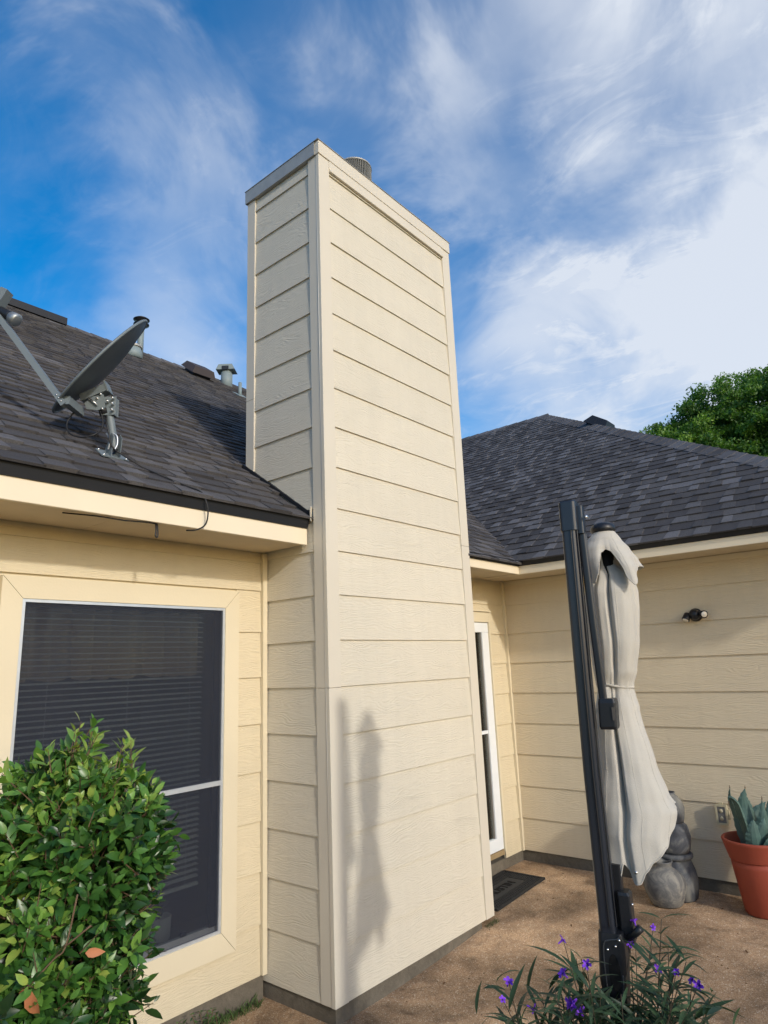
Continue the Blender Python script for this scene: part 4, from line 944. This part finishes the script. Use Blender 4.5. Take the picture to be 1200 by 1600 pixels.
# spark arrestor on the chimney
sp = thing('spark_arrestor', 'round wire mesh spark arrestor on top of the chimney', 'chimney cap', (3.66, 3.2, 3.63))
lathe('flue', [(.11, 0), (.11, .22), (.10, .22), (.10, 0)], (3.66, 3.2, 3.63), M['galv'], sp, 24)
c = np.array([3.66, 3.2, 3.63]); mb = MB()
for k in range(56):
    a = 2*math.pi*k/56; x, y = .145*math.cos(a), .145*math.sin(a); tube(mb, [c+[x, y, .2], c+[x, y, .50]], .0032, 4, False)
for k in range(14):
    h = .205+k*.021; tube(mb, [c+[.145*math.cos(a), .145*math.sin(a), h] for a in np.linspace(0, 2*math.pi, 33)], .0028, 4, False)
mb.build('wire_mesh', M['mesh_wire'], sp, kind='stuff')
lathe('lid', [(0, .555), (.08, .545), (.150, .515), (.152, .50), (.0, .50)], c, M['galv_dull'], sp, 28)
lathe('collar', [(.11, .19), (.150, .195), (.150, .215), (.11, .21)], c, M['galv_dull'], sp, 28)

# ------------------------------------------------------------------ wall fixtures on wall C
lc_ = np.array([XC-.012, 1.529, .300])
lamp = thing('twin_spotlight', 'small black twin-head spotlight on the right wall', 'wall lamp', tuple(lc_))
XN = np.array([-1., 0, 0]); YN = np.array([0, -1., 0]); ZN = np.array([0, 0, 1.])
lathe('back_plate', [(0, -.004), (.052, -.004), (.052, .012), (.046, .018), (0, .018)], lc_, M['black_plastic'], lamp, 28, axis=(-1, 0, 0))
lathe('hub', [(0, .016), (.036, .016), (.044, .03), (.040, .06), (.026, .078), (0, .083)], lc_, M['black_plastic'], lamp, 24, axis=(-1, 0, 0))
for c0, dr in ((lc_+XN*.055+YN*-.055-ZN*.010, np.array([-.45, .30, -.85])), (lc_+XN*.055+YN*.062-ZN*.000, np.array([-.75, -.60, -.12]))):
    dr = dr/np.linalg.norm(dr)
    hd = tube_obj('spot_head', [c0-dr*.028, c0-dr*.022, c0+dr*.030, c0+dr*.034], [.018, .026, .031, .030], M['black_plastic'], lamp, 18)
    tube_obj('lens', [c0+dr*.0335, c0+dr*.0375], [.024, .022], M['lens'], hd, 18)
    tube_obj('knuckle', [lc_+XN*.045, c0-dr*.01], .013, M['black_plastic'], lamp, 10)
oc = np.array([XC-.008, 1.548, -1.186])
ol = thing('outdoor_outlet', 'weathered cream electrical outlet box on the wall left of the agave', 'outlet', tuple(oc))
box('outlet_box', XC-.040, XC-.004, 1.505, 1.582, -1.255, -1.118, M['outlet'], ol, bev=.003)
mb = MB(); x_ = XC-.044
mb.box(x_-.003, x_+.003, 1.503, 1.584, -1.130, -1.116); mb.box(x_-.003, x_+.003, 1.503, 1.584, -1.257, -1.245); mb.box(x_-.003, x_+.003, 1.503, 1.515, -1.245, -1.130); mb.box(x_-.003, x_+.003, 1.572, 1.584, -1.245, -1.130)
mb.build('cover_rim', M['outlet'], ol)
box('socket_face', XC-.043, XC-.041, 1.516, 1.571, -1.244, -1.131, M['outlet_dark'], ol)
for z in (-1.16, -1.213):
    lathe('socket', [(0, 0), (.014, 0), (.014, .003), (0, .003)], (XC-.043, 1.545, z), M['outlet'], ol, 14, axis=(-1, 0, 0))
box('hinge', XC-.036, XC-.026, 1.53, 1.556, -1.117, -1.100, M['outlet'], ol); box('side_tab', XC-.03, XC-.012, 1.493, 1.505, -1.22, -1.15, M['outlet'], ol)

# ------------------------------------------------------------------ urns, pots
jc = P(1.925, 5.31, gz(5.3)+.002)
jar = thing('clay_jar', 'squat round grey clay jar with a narrow open neck beside the tall urn', 'jar', tuple(jc))
lathe('vessel', [(0, 0), (.100, 0), (.112, .012), (.135, .07), (.146, .12), (.142, .165), (.120, .205), (.084, .232), (.064, .244), (.062, .262), (.070, .278), (.073, .286), (.061, .286), (.053, .270), (.055, .24), (.10, .20), (.11, .12), (.09, .03), (0, .02)], jc, M['dusty'], jar, 40, wob=.012)
uc = P(2.065, 5.42, gz(5.5)+.002)
urn = thing('stacked_urn', 'tall dark clay urn of stacked bulbous tiers against the right wall', 'urn', tuple(uc))
lathe('lower_tier', [(0, 0), (.115, 0), (.128, .012), (.142, .08), (.143, .135), (.130, .20), (.112, .255), (.106, .275)], uc, M['clay'], urn, 40, wob=.01)
lathe('ring', [(.100, .272), (.122, .276), (.129, .288), (.127, .305), (.116, .312), (.10, .312)], uc, M['clay'], urn, 40)
lathe('middle_tier', [(.104, .310), (.118, .34), (.128, .39), (.130, .425), (.122, .47), (.112, .50), (.098, .51), (.094, .52)], uc, M['clay'], urn, 40, wob=.01)
lathe('upper_tier', [(.092, .518), (.099, .54), (.108, .59), (.112, .625), (.100, .665), (.072, .70), (.055, .715), (.058, .73), (.048, .73), (.045, .70), (0, .69)], uc, M['clay'], urn, 40, wob=.01)
pc = P(2.50, 5.05, gz(5.48)+.002)
pot = thing('terracotta_pot', 'large red terracotta pot on the patio at the right edge', 'plant pot', tuple(pc))
lathe('pot_body', [(0, 0), (.122, 0), (.130, .01), (.172, .30), (.176, .345)], pc, M['terra'], pot, 48)
lathe('pot_rim', [(.172, .343), (.182, .345), (.184, .352), (.214, .455), (.219, .468), (.214, .476), (.204, .477), (.196, .468), (.180, .38), (.17, .34)], pc, M['terra'], pot, 48)
lathe('soil', [(.188, .40), (.1, .405), (0, .41)], pc, M['soil'], pot, 32)
ag = thing('agave_plant', 'blue green agave with dry curled tip growing in the terracotta pot', 'agave', tuple(pc+[0, 0, .40]))
def agave_leaf(pts, w, par, mat=M['agave'], side=None, th=.012, spines=True):
    Pp = smooth_path(pts, 5); v = []; f = []; n = len(Pp)
    for i, p in enumerate(Pp):
        t = i/(n-1); d = Pp[min(i+1, n-1)]-Pp[max(i-1, 0)]; d /= np.linalg.norm(d); sd = np.array(side, float); sd = sd-d*(sd@d); sd /= np.linalg.norm(sd); nn = np.cross(d, sd)
        ww = 1.35*w*(.72+.55*math.sin(math.pi*min(t*1.25, 1)**.9)*.6)*(1-t**2.6)+.0015; hh = th*(1-t*.85)
        cup = .35*ww
        jag = .004*(i % 2) if spines and t < .9 else 0
        v += [p-sd*(ww+jag)+nn*cup, p-sd*ww*.5+nn*cup*.22, p, p+sd*ww*.5+nn*cup*.22, p+sd*(ww+jag)+nn*cup, p+sd*ww*.5-nn*hh+nn*cup*.2, p-nn*hh*1.3, p-sd*ww*.5-nn*hh+nn*cup*.2]
    for i in range(n-1):
        for k in range(8): f.append((i*8+k, i*8+(k+1) % 8, (i+1)*8+(k+1) % 8, (i+1)*8+k))
    f.append(tuple(range(7, -1, -1))); f.append(tuple((n-1)*8+k for k in range(8)))
    return mesh('leaf', v, f, mat, par, smooth=False)
pa = lambda a, d, z: tuple(P(a, d, z))
agave_leaf([pa(2.45, 5.03, -1.35), pa(2.425, 5.0, -1.20), pa(2.395, 4.98, -1.09), pa(2.372, 4.97, -1.02), pa(2.34, 4.97, -.985), pa(2.318, 4.97, -.985), pa(2.314, 4.97, -1.01)], .030, ag, side=NH)
agave_leaf([pa(2.45, 5.08, -1.35), pa(2.43, 5.10, -1.18), pa(2.405, 5.1, -1.07), pa(2.388, 5.09, -1.0), pa(2.389, 5.08, -.945)], .026, ag, side=NH)
agave_leaf([pa(2.50, 5.06, -1.36), pa(2.492, 5.08, -1.22), pa(2.485, 5.09, -1.10), pa(2.478, 5.08, -1.02), pa(2.492, 5.07, -.95)], .052, ag, side=RH)
agave_leaf([pa(2.54, 5.04, -1.36), pa(2.548, 5.02, -1.22), pa(2.556, 5.0, -1.12), pa(2.563, 5.0, -1.015)], .036, ag, side=RH)
agave_leaf([pa(2.53, 5.12, -1.36), pa(2.57, 5.14, -1.2), pa(2.61, 5.15, -1.12), pa(2.66, 5.14, -1.06)], .05, ag, side=RH)
agave_leaf([pa(2.47, 4.99, -1.36), pa(2.46, 4.96, -1.26), pa(2.452, 4.95, -1.18), pa(2.455, 4.95, -1.13)], .045, ag, side=RH)
agave_leaf([pa(2.55, 4.97, -1.37), pa(2.585, 4.93, -1.30), pa(2.63, 4.90, -1.22), pa(2.68, 4.88, -1.15)], .062, ag, side=RH*.8+NH*.2)
agave_leaf([pa(2.49, 5.02, -1.37), pa(2.50, 4.97, -1.26), pa(2.52, 4.95, -1.18), pa(2.53, 4.95, -1.12)], .040, ag, side=RH)
agave_leaf([pa(2.47, 5.10, -1.36), pa(2.45, 5.12, -1.20), pa(2.445, 5.13, -1.12), pa(2.452, 5.13, -1.06)], .028, ag, side=RH)
agave_leaf([pa(2.56, 5.06, -1.36), pa(2.60, 5.04, -1.20), pa(2.618, 5.03, -1.10), pa(2.612, 5.02, -1.03)], .030, ag, side=RH)
for q0, q1 in (((2.314, 4.97, -1.01), (2.316, 4.97, -1.05)), ((2.389, 5.08, -.945), (2.388, 5.08, -.925)), ((2.492, 5.07, -.95), (2.494, 5.07, -.93)), ((2.563, 5.0, -1.015), (2.565, 5.0, -.99))):
    tube_obj('leaf_spine', [P(*q0), P(*q1)], [.004, .001], M['agave_edge'], ag, 6)
# small pot inside the window
wp = np.array([2.27, YA+.20, WZ0-.005])
ip = thing('windowsill_pot', 'small pale ribbed pot with a sprig standing inside the screened window', 'plant pot', tuple(wp))
lathe('pot', [(0, 0), (.052, 0), (.060, .01), (.064, .115), (.060, .12), (.055, .10), (0, .095)], wp, M['white_pot'], ip, 28)
mb = MB()
for k in range(7):
    a = k*2.4; tube(mb, [wp+[0, 0, .1], wp+[.02*math.cos(a), .02*math.sin(a), .15], wp+[.045*math.cos(a), .045*math.sin(a), .17+.01*(k % 3)]], [.004, .007, .002], 5)
mb.build('sprig', M['petleaf'], ip, smooth=True, tone=.3)

# ------------------------------------------------------------------ foliage helpers
def leaf_template(l, w, n=4, fold=.28, curl=.18):
    """leaf along +Y, facing +Z"""
    v = [(0, 0, 0)]; f = []
    for i in range(1, n):
        t = i/n; ww = w/2*math.sin(math.pi*t**.85)**.8; y = l*t; z = -curl*l*t*t
        v += [(-ww, y, z+fold*ww), (0, y, z), (ww, y, z+fold*ww)]
    v.append((0, l, -curl*l))
    f += [(0, 2, 1), (0, 3, 2)]
    for i in range(n-2):
        a = 1+3*i; f += [(a, a+1, a+4, a+3), (a+1, a+2, a+5, a+4)]
    a = 1+3*(n-2); e_ = len(v)-1; f += [(a, a+1, e_), (a+1, a+2, e_)]
    return np.array(v, float), f
def leaf_frame(d, n0):
    d = d/np.linalg.norm(d); x = np.cross(d, n0); x /= max(np.linalg.norm(x), 1e-6); return np.stack([x, d, np.cross(x, d)], 1)   # columns x,y(dir),z
def place_leaves(items, tv, tf, name, mat, par, top=300, rest_name='foliage', kind='stuff', scorer=None):
    """items: (pos, R(3x3), scale, tone)"""
    sc2 = []
    for it in items:
        px, py, d = proj(it[0]); ok = -10 < px < 1210 and -10 < py < 1610 and d > 0
        sc2.append((it[2]/d/d*(1+.6*abs((it[1][:, 2])@fw)) if ok else 0)*(scorer(it) if scorer else 1))
    idx = np.argsort(sc2)[::-1]; top_i = set(int(i) for i in idx[:top]); og = np.array(ORG[par.name])
    meshes = {}
    for i in top_i:
        p_, R_, s_, tn = items[i]; key = int(tn*8)
        if key not in meshes:
            me = bpy.data.meshes.new(name); me.from_pydata(tv.tolist(), [], tf); me.materials.append(mat); me.shade_smooth()
            a = me.attributes.new('tone', 'FLOAT', 'POINT'); a.data.foreach_set('value', np.full(len(tv), (key+.5)/8, np.float32)); meshes[key] = me
        o = bpy.data.objects.new(name, meshes[key]); COL.objects.link(o); o.parent = par
        o.matrix_local = Matrix.LocRotScale(Vector(p_-og), Matrix(R_.tolist()).to_quaternion(), Vector((s_,)*3))
    rs = [it for i, it in enumerate(items) if i not in top_i]
    if rs:
        V_ = np.concatenate([(tv*s_)@R_.T+p_ for p_, R_, s_, tn in rs]); F_ = []; n = len(tv)
        for i in range(len(rs)): F_ += [tuple(q+i*n for q in ff) for ff in tf]
        mesh(rest_name, V_, F_, mat, par, smooth=True, tone=np.repeat([it[3] for it in rs], n), kind=kind)

# ------------------------------------------------------------------ shrub in front of the window
SB = 1.9
bush = thing('shrub', 'glossy green leafy shrub in front of the screened window', 'shrub', tuple(P(-.85, SB+.05, gz(1))))
lobes = [(-.86, .02, -.40, .135, .16, .215), (-.76, .0, -.43, .13, .15, .20), (-1.04, -.02, -.47, .15, .17, .19), (-.73, .05, -.62, .085, .13, .21), (-.92, -.05, -.70, .20, .21, .28), (-1.15, 0, -.62, .22, .22, .32), (-.755, .0, -.86, .060, .12, .18), (-.93, .0, -1.0, .15, .2, .25), (-1.15, 0, -1.0, .25, .22, .30), (-1.35, .1, -.6, .25, .25, .32), (-.655, .03, -.33, .055, .09, .07), (-.63, .0, -.42, .045, .09, .06), (-.90, .0, -.235, .06, .08, .06), (-.98, -.08, -.95, .2, .16, .16)]
lobes = [(a-.032, SB+d, z-.030, ra, rd, rz) for a, d, z, ra, rd, rz in lobes]
tv, tf = leaf_template(.049, .021)
items = []
def inside(q, skip):
    for i, (a, d, z, ra, rd, rz) in enumerate(lobes):
        if i == skip: continue
        if ((q[0]-a)/ra)**2+((q[1]-d)/rd)**2+((q[2]-z)/rz)**2 < .80: return True
    return False
twigs = MB(); rr = random.Random(11)
toloc = lambda q: RH*q[0]+NH*q[1]+np.array([0, 0, q[2]])
for li, (a, d, z, ra, rd, rz) in enumerate(lobes):
    ns = int(470*(ra*rd+ra*rz+rd*rz)/.1)
    for _ in range(ns):
        u = RNG.normal(size=3); u /= np.linalg.norm(u); q = np.array([a+u[0]*ra, d+u[1]*rd, z+u[2]*rz])
        if inside(q, li): continue
        if q[2] < -1.35: continue
        ext = rr.uniform(-.15, .2) if rr.random() < .78 else rr.uniform(.15, .6)
        tip = q+np.array([u[0]*ra, u[1]*rd, u[2]*rz])*ext
        dirl = np.array([u[0], u[1], u[2]*.6+.55+rr.uniform(-.2, .3)]); dirl += RNG.normal(size=3)*.25; dirl /= np.linalg.norm(dirl)
        tipw = toloc(tip); dw = RH*dirl[0]+NH*dirl[1]+ZN*dirl[2]; sx, sy, _ = frame_of(dw)
        ln = rr.uniform(.05, .10); nl = rr.randint(5, 9); ph = rr.uniform(0, 6.28)
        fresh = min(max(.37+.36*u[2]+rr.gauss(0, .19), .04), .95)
        tube(twigs, [tipw-dw*ln, tipw], [.0018, .0009], 4, False)
        for k in range(nl):
            t = k/max(nl-1, 1); base = tipw-dw*ln*(1-t); an = ph+k*2.4; rad = sx*math.cos(an)+sy*math.sin(an)
            sp_ = .95-.55*t; ld = dw*(1-sp_*.5)+rad*sp_+RNG.normal(size=3)*.12
            nrm = dw*.8-rad*.5+ZN*.25+RNG.normal(size=3)*.15
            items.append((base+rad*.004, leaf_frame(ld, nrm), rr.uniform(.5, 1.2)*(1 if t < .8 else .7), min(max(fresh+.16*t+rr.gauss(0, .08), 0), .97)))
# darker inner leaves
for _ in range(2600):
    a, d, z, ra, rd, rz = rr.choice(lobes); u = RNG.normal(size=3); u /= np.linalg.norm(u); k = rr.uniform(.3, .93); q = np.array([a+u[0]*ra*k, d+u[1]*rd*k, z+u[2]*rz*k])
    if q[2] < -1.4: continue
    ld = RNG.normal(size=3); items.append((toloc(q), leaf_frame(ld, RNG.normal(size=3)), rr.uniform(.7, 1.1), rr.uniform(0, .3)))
print('shrub leaves', len(items))
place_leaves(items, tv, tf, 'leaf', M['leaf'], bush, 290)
twigs.build('twigs', M['twig'], bush, kind='stuff')
ft = np.array(P(-.85, SB+.05, gz(1)))
for i in range(9):
    lob = lobes[i]; e_ = toloc(lob[:3]); m1_ = ft+(e_-ft)*.5+RNG.normal(size=3)*.04; m1_[2] = ft[2]+(e_[2]-ft[2])*.5
    tube_obj('branch', smooth_path([ft+[rr.uniform(-.05, .05), rr.uniform(-.05, .05), -.02], m1_, e_+[0, 0, .08]], 4), .008, M['twig'], bush, 6)
# a bare forked twig with dried leaves, and a green fruit, on the side facing the viewer
fk = lambda a, z, d=-.235: P(a, SB+d, z)
for pth in ([fk(-.83, -.66), fk(-.78, -.61), fk(-.755, -.585), fk(-.735, -.48)], [fk(-.755, -.585), fk(-.70, -.545)], [fk(-.83, -.66), fk(-.845, -.64)], [fk(-.83, -.66), fk(-.85, -.665)]):
    tube_obj('branch', smooth_path(pth, 4), [.0022]*(4*(len(pth)-1)+1), M['twig'], bush, 5)
tv2, tf2 = leaf_template(.055, .028, 4, .5, .5)
def one_leaf(name, pos_, d, nrm, s, mat, par):
    R_ = leaf_frame(np.array(d, float), np.array(nrm, float)); return mesh(name, (tv2*s)@R_.T+pos_, tf2, mat, par, smooth=True, label='dried orange brown leaf')
one_leaf('dead_leaf', fk(-.825, -.67), -ZN+RH*.1, -NH, 1.15, M['deadleaf'], bush); one_leaf('dead_leaf', fk(-.832, -.665), -ZN*.7-RH*.6, -NH, .7, M['deadleaf'], bush)
one_leaf('dead_leaf', fk(-.985, -.70), ZN+RH*.1, -NH, .75, M['deadleaf'], bush); one_leaf('dead_leaf', fk(-.92, -.78), ZN*.8-RH*.3, -NH, .7, M['deadleaf'], bush); one_leaf('dead_leaf', fk(-.71, -.60), RH, -NH+ZN*.3, .7, M['deadleaf'], bush)
fc_ = fk(-.765, -.905, -.20); lathe('fruit', [(0, -.018), (.011, -.014), (.018, 0), (.012, .013), (0, .018)], fc_, M['fruit'], bush, 14)

# ------------------------------------------------------------------ flowering plant round the mast
PD = 2.36
pet = thing('flowering_plant', 'narrow-leaved plant with purple flowers around the foot of the umbrella mast', 'flowering plant', tuple(P(.63, PD+.1, gz(2.3))))
tvp, tfp = leaf_template(.125, .0165, 5, .3, .4)
pits = []; rr = random.Random(5)
tips = [  # (a, z, flower?)
 (.300, -1.00, 1), (.322, -.952, 1), (.500, -.845, 1), (.565, -.915, 1), (.488, -.935, 1), (.392, -1.03, 1), (.725, -.800, 1), (.782, -.822, 1), (.705, -.865, 1), (.785, -.935, 1), (.835, -.945, 1), (.880, -.968, 1), (.897, -.985, 1),
 (.505, -1.020, 2), (.528, -1.035, 2), (.55, -.90, 0), (.60, -.97, 0), (.42, -1.0, 0), (.46, -.98, 0), (.81, -.80, 0), (.77, -.88, 0), (.85, -.90, 0), (.82, -.88, 0), (.88, -1.05, 0), (.90, -1.07, 0), (.69, -.92, 0), (.66, -1.0, 0), (.58, -1.04, 0), (.38, -1.08, 0), (.74, -.98, 0), (.79, -1.02, 0), (.72, -.88, 0), (.44, -1.07, 0), (.84, -1.0, 0), (.93, -1.10, 0), (.50, -1.1, 0), (.61, -1.08, 0), (.87, -.92, 0)]
def flower(c, nrm, s, par):
    x, y, z = frame_of(nrm); v = []; f = []; n = 20
    for r_, h in ((.003, -.030), (.004, -.012), (.008, -.002)):
        for k in range(n): a = 2*math.pi*k/n; v.append(c+s*(r_*(x*math.cos(a)+y*math.sin(a))+z*h))
    for k in range(n):
        a = 2*math.pi*k/n; lob = abs(math.cos(2.5*a))**.6; r_ = .011+.013*lob; v.append(c+s*(r_*(x*math.cos(a)+y*math.sin(a))+z*(.004-.004*lob+.002*math.sin(7*a))))
    for i in range(3):
        for k in range(n): f.append((i*n+k, i*n+(k+1) % n, (i+1)*n+(k+1) % n, (i+1)*n+k))
    o = mesh('flower', v, f, M['petal'], par, smooth=True); return o
root = P(.64, PD+.1, gz(2.3))
for a, z, fl in tips:
    dof = rr.uniform(-.10, .12); 
    if .66 < a < .80 and fl == 0: dof = rr.choice((.22, .3, .2))
    if a in (.725, .705, .782): dof = .17
    tip = P(a*(PD+dof)/2.3, PD+dof, z*(PD+dof)/2.3); bs = root+RH*rr.uniform(-.12, .12)+NH*rr.uniform(-.1, .12)+(tip-root)*[.25, .25, 0]
    mid = bs+(tip-bs)*.55; mid[2] = bs[2]+(tip[2]-bs[2])*.62
    path = smooth_path([bs, mid, tip], 8); tube_obj('stem', path, [.0038-.0026*i/(len(path)-1) for i in range(len(path))], M['petstem'], pet, 5)
    n = len(path)
    for i in range(4, n):
        t = i/(n-1); p_ = path[i]; d_ = path[i]-path[i-1]; d_ /= np.linalg.norm(d_); an = i*1.57+rr.uniform(-.4, .4); x, y, _ = frame_of(d_)
        if fl and t > .93: continue
        for s_ in (0, math.pi):
            rad = x*math.cos(an+s_)+y*math.sin(an+s_); ld = rad*.85+d_*.45+ZN*rr.uniform(-.1, .4); pits.append((p_, leaf_frame(ld, ZN+rad*-.3+RNG.normal(size=3)*.2), rr.uniform(.6, 1.2)*(1 if t < .9 else .7), rr.uniform(.0, .8)))
    if fl:
        for r_ in range(fl):
            nv = -NH*.6+ZN*.5+RNG.normal(size=3)*.55; flower(tip+RNG.normal(size=3)*.004*r_, nv, rr.uniform(.5, .8) if fl == 1 else .95, pet)
for _ in range(520):
    p_ = root+RH*rr.gauss(0, .17)+NH*rr.gauss(0, .09)+ZN*rr.uniform(.35, .78); pits.append((p_, leaf_frame(RNG.normal(size=3)*.8+ZN*.3, ZN+RNG.normal(size=3)*.4), rr.uniform(.6, 1.2), rr.uniform(0, .6)))
pits = [it for it in pits if not (.645 < it[0]@RH/(it[0]@NH)*D0 < .83 and it[0]@NH < D0+.03 and it[0][2]*D0/(it[0]@NH) > -1.15)]
place_leaves(pits, tvp, tfp, 'leaf', M['petleaf'], pet, 290)

# ------------------------------------------------------------------ weeds by the foundation
wd_ = thing('weed', 'small sprouting weed with reddish tip against the left foundation', 'weed', (2.33, 3.33, gz(2.3)))
wits = []; rr = random.Random(9)
for k in range(7):
    b0 = np.array([2.33+rr.uniform(-.12, .12), 3.33+rr.uniform(-.04, .02), gz(2.3)]); tp = b0+[rr.uniform(-.06, .06), -.03, rr.uniform(.08, .17)]
    path = smooth_path([b0, (b0+tp)/2+[.01, -.01, 0], tp], 5); tube_obj('stem', path, .0018, M['twig'], wd_, 4)
    for i in range(3, len(path)):
        for s in (-1, 1): wits.append((path[i], leaf_frame(np.array([s*.8, -.3, .3])+RNG.normal(size=3)*.3, ZN+RNG.normal(size=3)*.3), rr.uniform(.3, .6), rr.uniform(.1, .6)))
place_leaves(wits, tv, tf, 'leaf', M['leaf'], wd_, 100)
gb = MB()
for k in range(420):
    x = rr.uniform(2.15, 2.78); y = 3.378+rr.uniform(-.05, .01); h = rr.uniform(.02, .07); dx, dy = rr.gauss(0, .02), rr.gauss(-.01, .015); z = gz(x)-.002
    gb.add([(x-.0015, y, z), (x+.0015, y, z), (x+dx*.5+.001, y+dy*.5, z+h*.7), (x+dx, y+dy, z+h)], [(0, 1, 2), (0, 2, 3)])
for k in range(120):
    x = X1+rr.uniform(-.12, .03); y = YF+rr.uniform(-.03, .02); h = rr.uniform(.008, .03); z = gz(x)-.002
    gb.add([(x-.002, y, z), (x+.002, y, z), (x+rr.gauss(0, .012), y-.008, z+h)], [(0, 1, 2)])
gb.build('grass_tufts', M['grass'], None, kind='stuff')

# fallen petals, pebbles and leaf bits scattered on the patio
lit = MB()
for k in range(160):
    x = rr.uniform(3.2, 5.6); y = rr.uniform(.9, 3.2)
    if X0 < x < X1 and y > YF-.03: continue
    s = rr.uniform(.003, .008); z = gz(x)+.001; an = rr.uniform(0, 6.28); c_, s_ = math.cos(an)*s, math.sin(an)*s
    lit.add([(x-c_, y-s_, z), (x+s_*.6, y-c_*.6, z), (x+c_, y+s_, z), (x-s_*.6, y+c_*.6, z), (x, y, z+s*.7)], [(0, 1, 4), (1, 2, 4), (2, 3, 4), (3, 0, 4)])
lit.build('patio_litter', plain('litter', (.16, .10, .06), .9, .1, k=1.4, scale=3), None, kind='stuff')

fl_ = MB()
for k in range(26):
    x = rr.choice((rr.uniform(4.5, 5.65), rr.uniform(3.3, 5.4))); y = rr.uniform(1.0, 3.2) if k % 2 else 3.2-abs(rr.gauss(0, .25))
    if (X0-.05 < x < X1+.05 and y > YF-.06) or y > 3.22: continue
    an = rr.uniform(0, 6.28); d_ = np.array([math.cos(an), math.sin(an), .05]); R_ = leaf_frame(d_, ZN+RNG.normal(size=3)*.25)
    fl_.add((tv2*rr.uniform(.3, .6))@R_.T+np.array([x, y, gz(x)+.006]), tf2)
fl_.build('fallen_leaves', plain('brown_litter', (.13, .07, .035), .8, .2, k=.8, scale=20), None, kind='stuff')

# ------------------------------------------------------------------ tree behind the right roof
tree = thing('tree', 'big leafy green tree rising behind the right roof', 'tree', (23.0, 3.4, -1.9))
tp_ = np.array([23.0, 3.4, -1.9])
tube_obj('trunk', smooth_path([tp_, tp_+[.1, .1, 2.2], tp_+[-.1, .2, 4.2]], 5), [.42-.02*i for i in range(11)], M['bark'], tree, 12)
cl_ = [(22.0, 5.9, 6.5, 1.0), (22.9, 5.1, 7.0, 1.15), (23.4, 3.6, 7.6, 1.3), (20.9, 6.3, 4.9, 1.15), (21.2, 5.8, 6.0, 1.0), (21.6, 5.1, 5.6, 1.55), (22.3, 4.3, 6.9, 1.45), (22.6, 2.9, 7.15, 1.6), (21.9, 3.6, 5.6, 1.7), (22.0, 1.8, 6.6, 1.8), (23.2, .9, 7.1, 1.8), (22.6, .4, 5.9, 1.9), (24.2, 3.8, 6.4, 2.0), (23.8, 2.0, 7.5, 1.5), (24.5, 5.2, 5.4, 1.6), (21.4, 2.4, 4.7, 1.5), (23.2, -.8, 6.6, 1.6)]
rr = random.Random(3)
for c in cl_[:14]:
    e_ = np.array(c[:3]); b0 = tp_+np.array([0, .15, 3.2]); tube_obj('limb', smooth_path([b0, (b0+e_)/2+[0, 0, .3], e_], 4), [.16-.015*i for i in range(9)], M['bark'], tree, 7)
lv = []; lt = []
for c in cl_:
    c0 = np.array(c[:3]); r_ = c[3]; nsub = int(40*r_*r_)
    for _ in range(nsub):
        u = RNG.normal(size=3); u /= np.linalg.norm(u); q = c0+u*r_*rr.uniform(.55, 1.06); rs_ = rr.uniform(.18, .42); nl = int(560*rs_)
        tone0 = rr.gauss(.45, .18)
        pp = RNG.normal(size=(nl, 3)); pp /= np.linalg.norm(pp, axis=1)[:, None]; pp = q+pp*rs_*RNG.uniform(.3, 1.1, size=(nl, 1))*np.array([1, 1, .7])
        lv.append(pp); lt.append(np.clip(tone0+RNG.normal(size=nl)*.15, 0, 1))
lv = np.concatenate(lv); lt = np.concatenate(lt); n = len(lv); print('tree leaves', n)
d1 = RNG.normal(size=(n, 3)); d1 /= np.linalg.norm(d1, axis=1)[:, None]; d2 = np.cross(d1, RNG.normal(size=(n, 3))); d2 /= np.linalg.norm(d2, axis=1)[:, None]
s_ = RNG.uniform(.035, .065, size=(n, 1)); V_ = np.empty((n, 4, 3)); V_[:, 0] = lv-d1*s_; V_[:, 1] = lv-d2*s_*.5; V_[:, 2] = lv+d1*s_; V_[:, 3] = lv+d2*s_*.5
mesh('crown', V_.reshape(-1, 3), np.arange(4*n).reshape(n, 4), M['treeleaf'], tree, tone=np.repeat(lt, 4), kind='stuff')

# garden fence far behind the viewer, mirrored in the glass and closing the yard
fen = thing('garden_fence', 'weathered wooden picket fence closing the yard behind the viewer', 'fence', (0, -8, -1.9))
pk = bpy.data.meshes.new('picket'); pk.from_pydata(boxv(-.068, .068, -.01, .01, 0, 1.8), [], BF); pk.materials.append(M['fence'])
for i in range(110):
    o = bpy.data.objects.new('picket', pk); COL.objects.link(o); o.parent = fen; o.location = (-9+i*.145, rr.uniform(-.004, .004), .02+rr.uniform(-.01, .01))
for z in (.35, 1.5): mesh('rail', boxv(-9.1, 7.1, -7.99, -7.95, -1.9+z, -1.9+z+.09), BF, M['fence'], fen)
print('tabs', len(tabs), 'objects', len(bpy.data.objects))
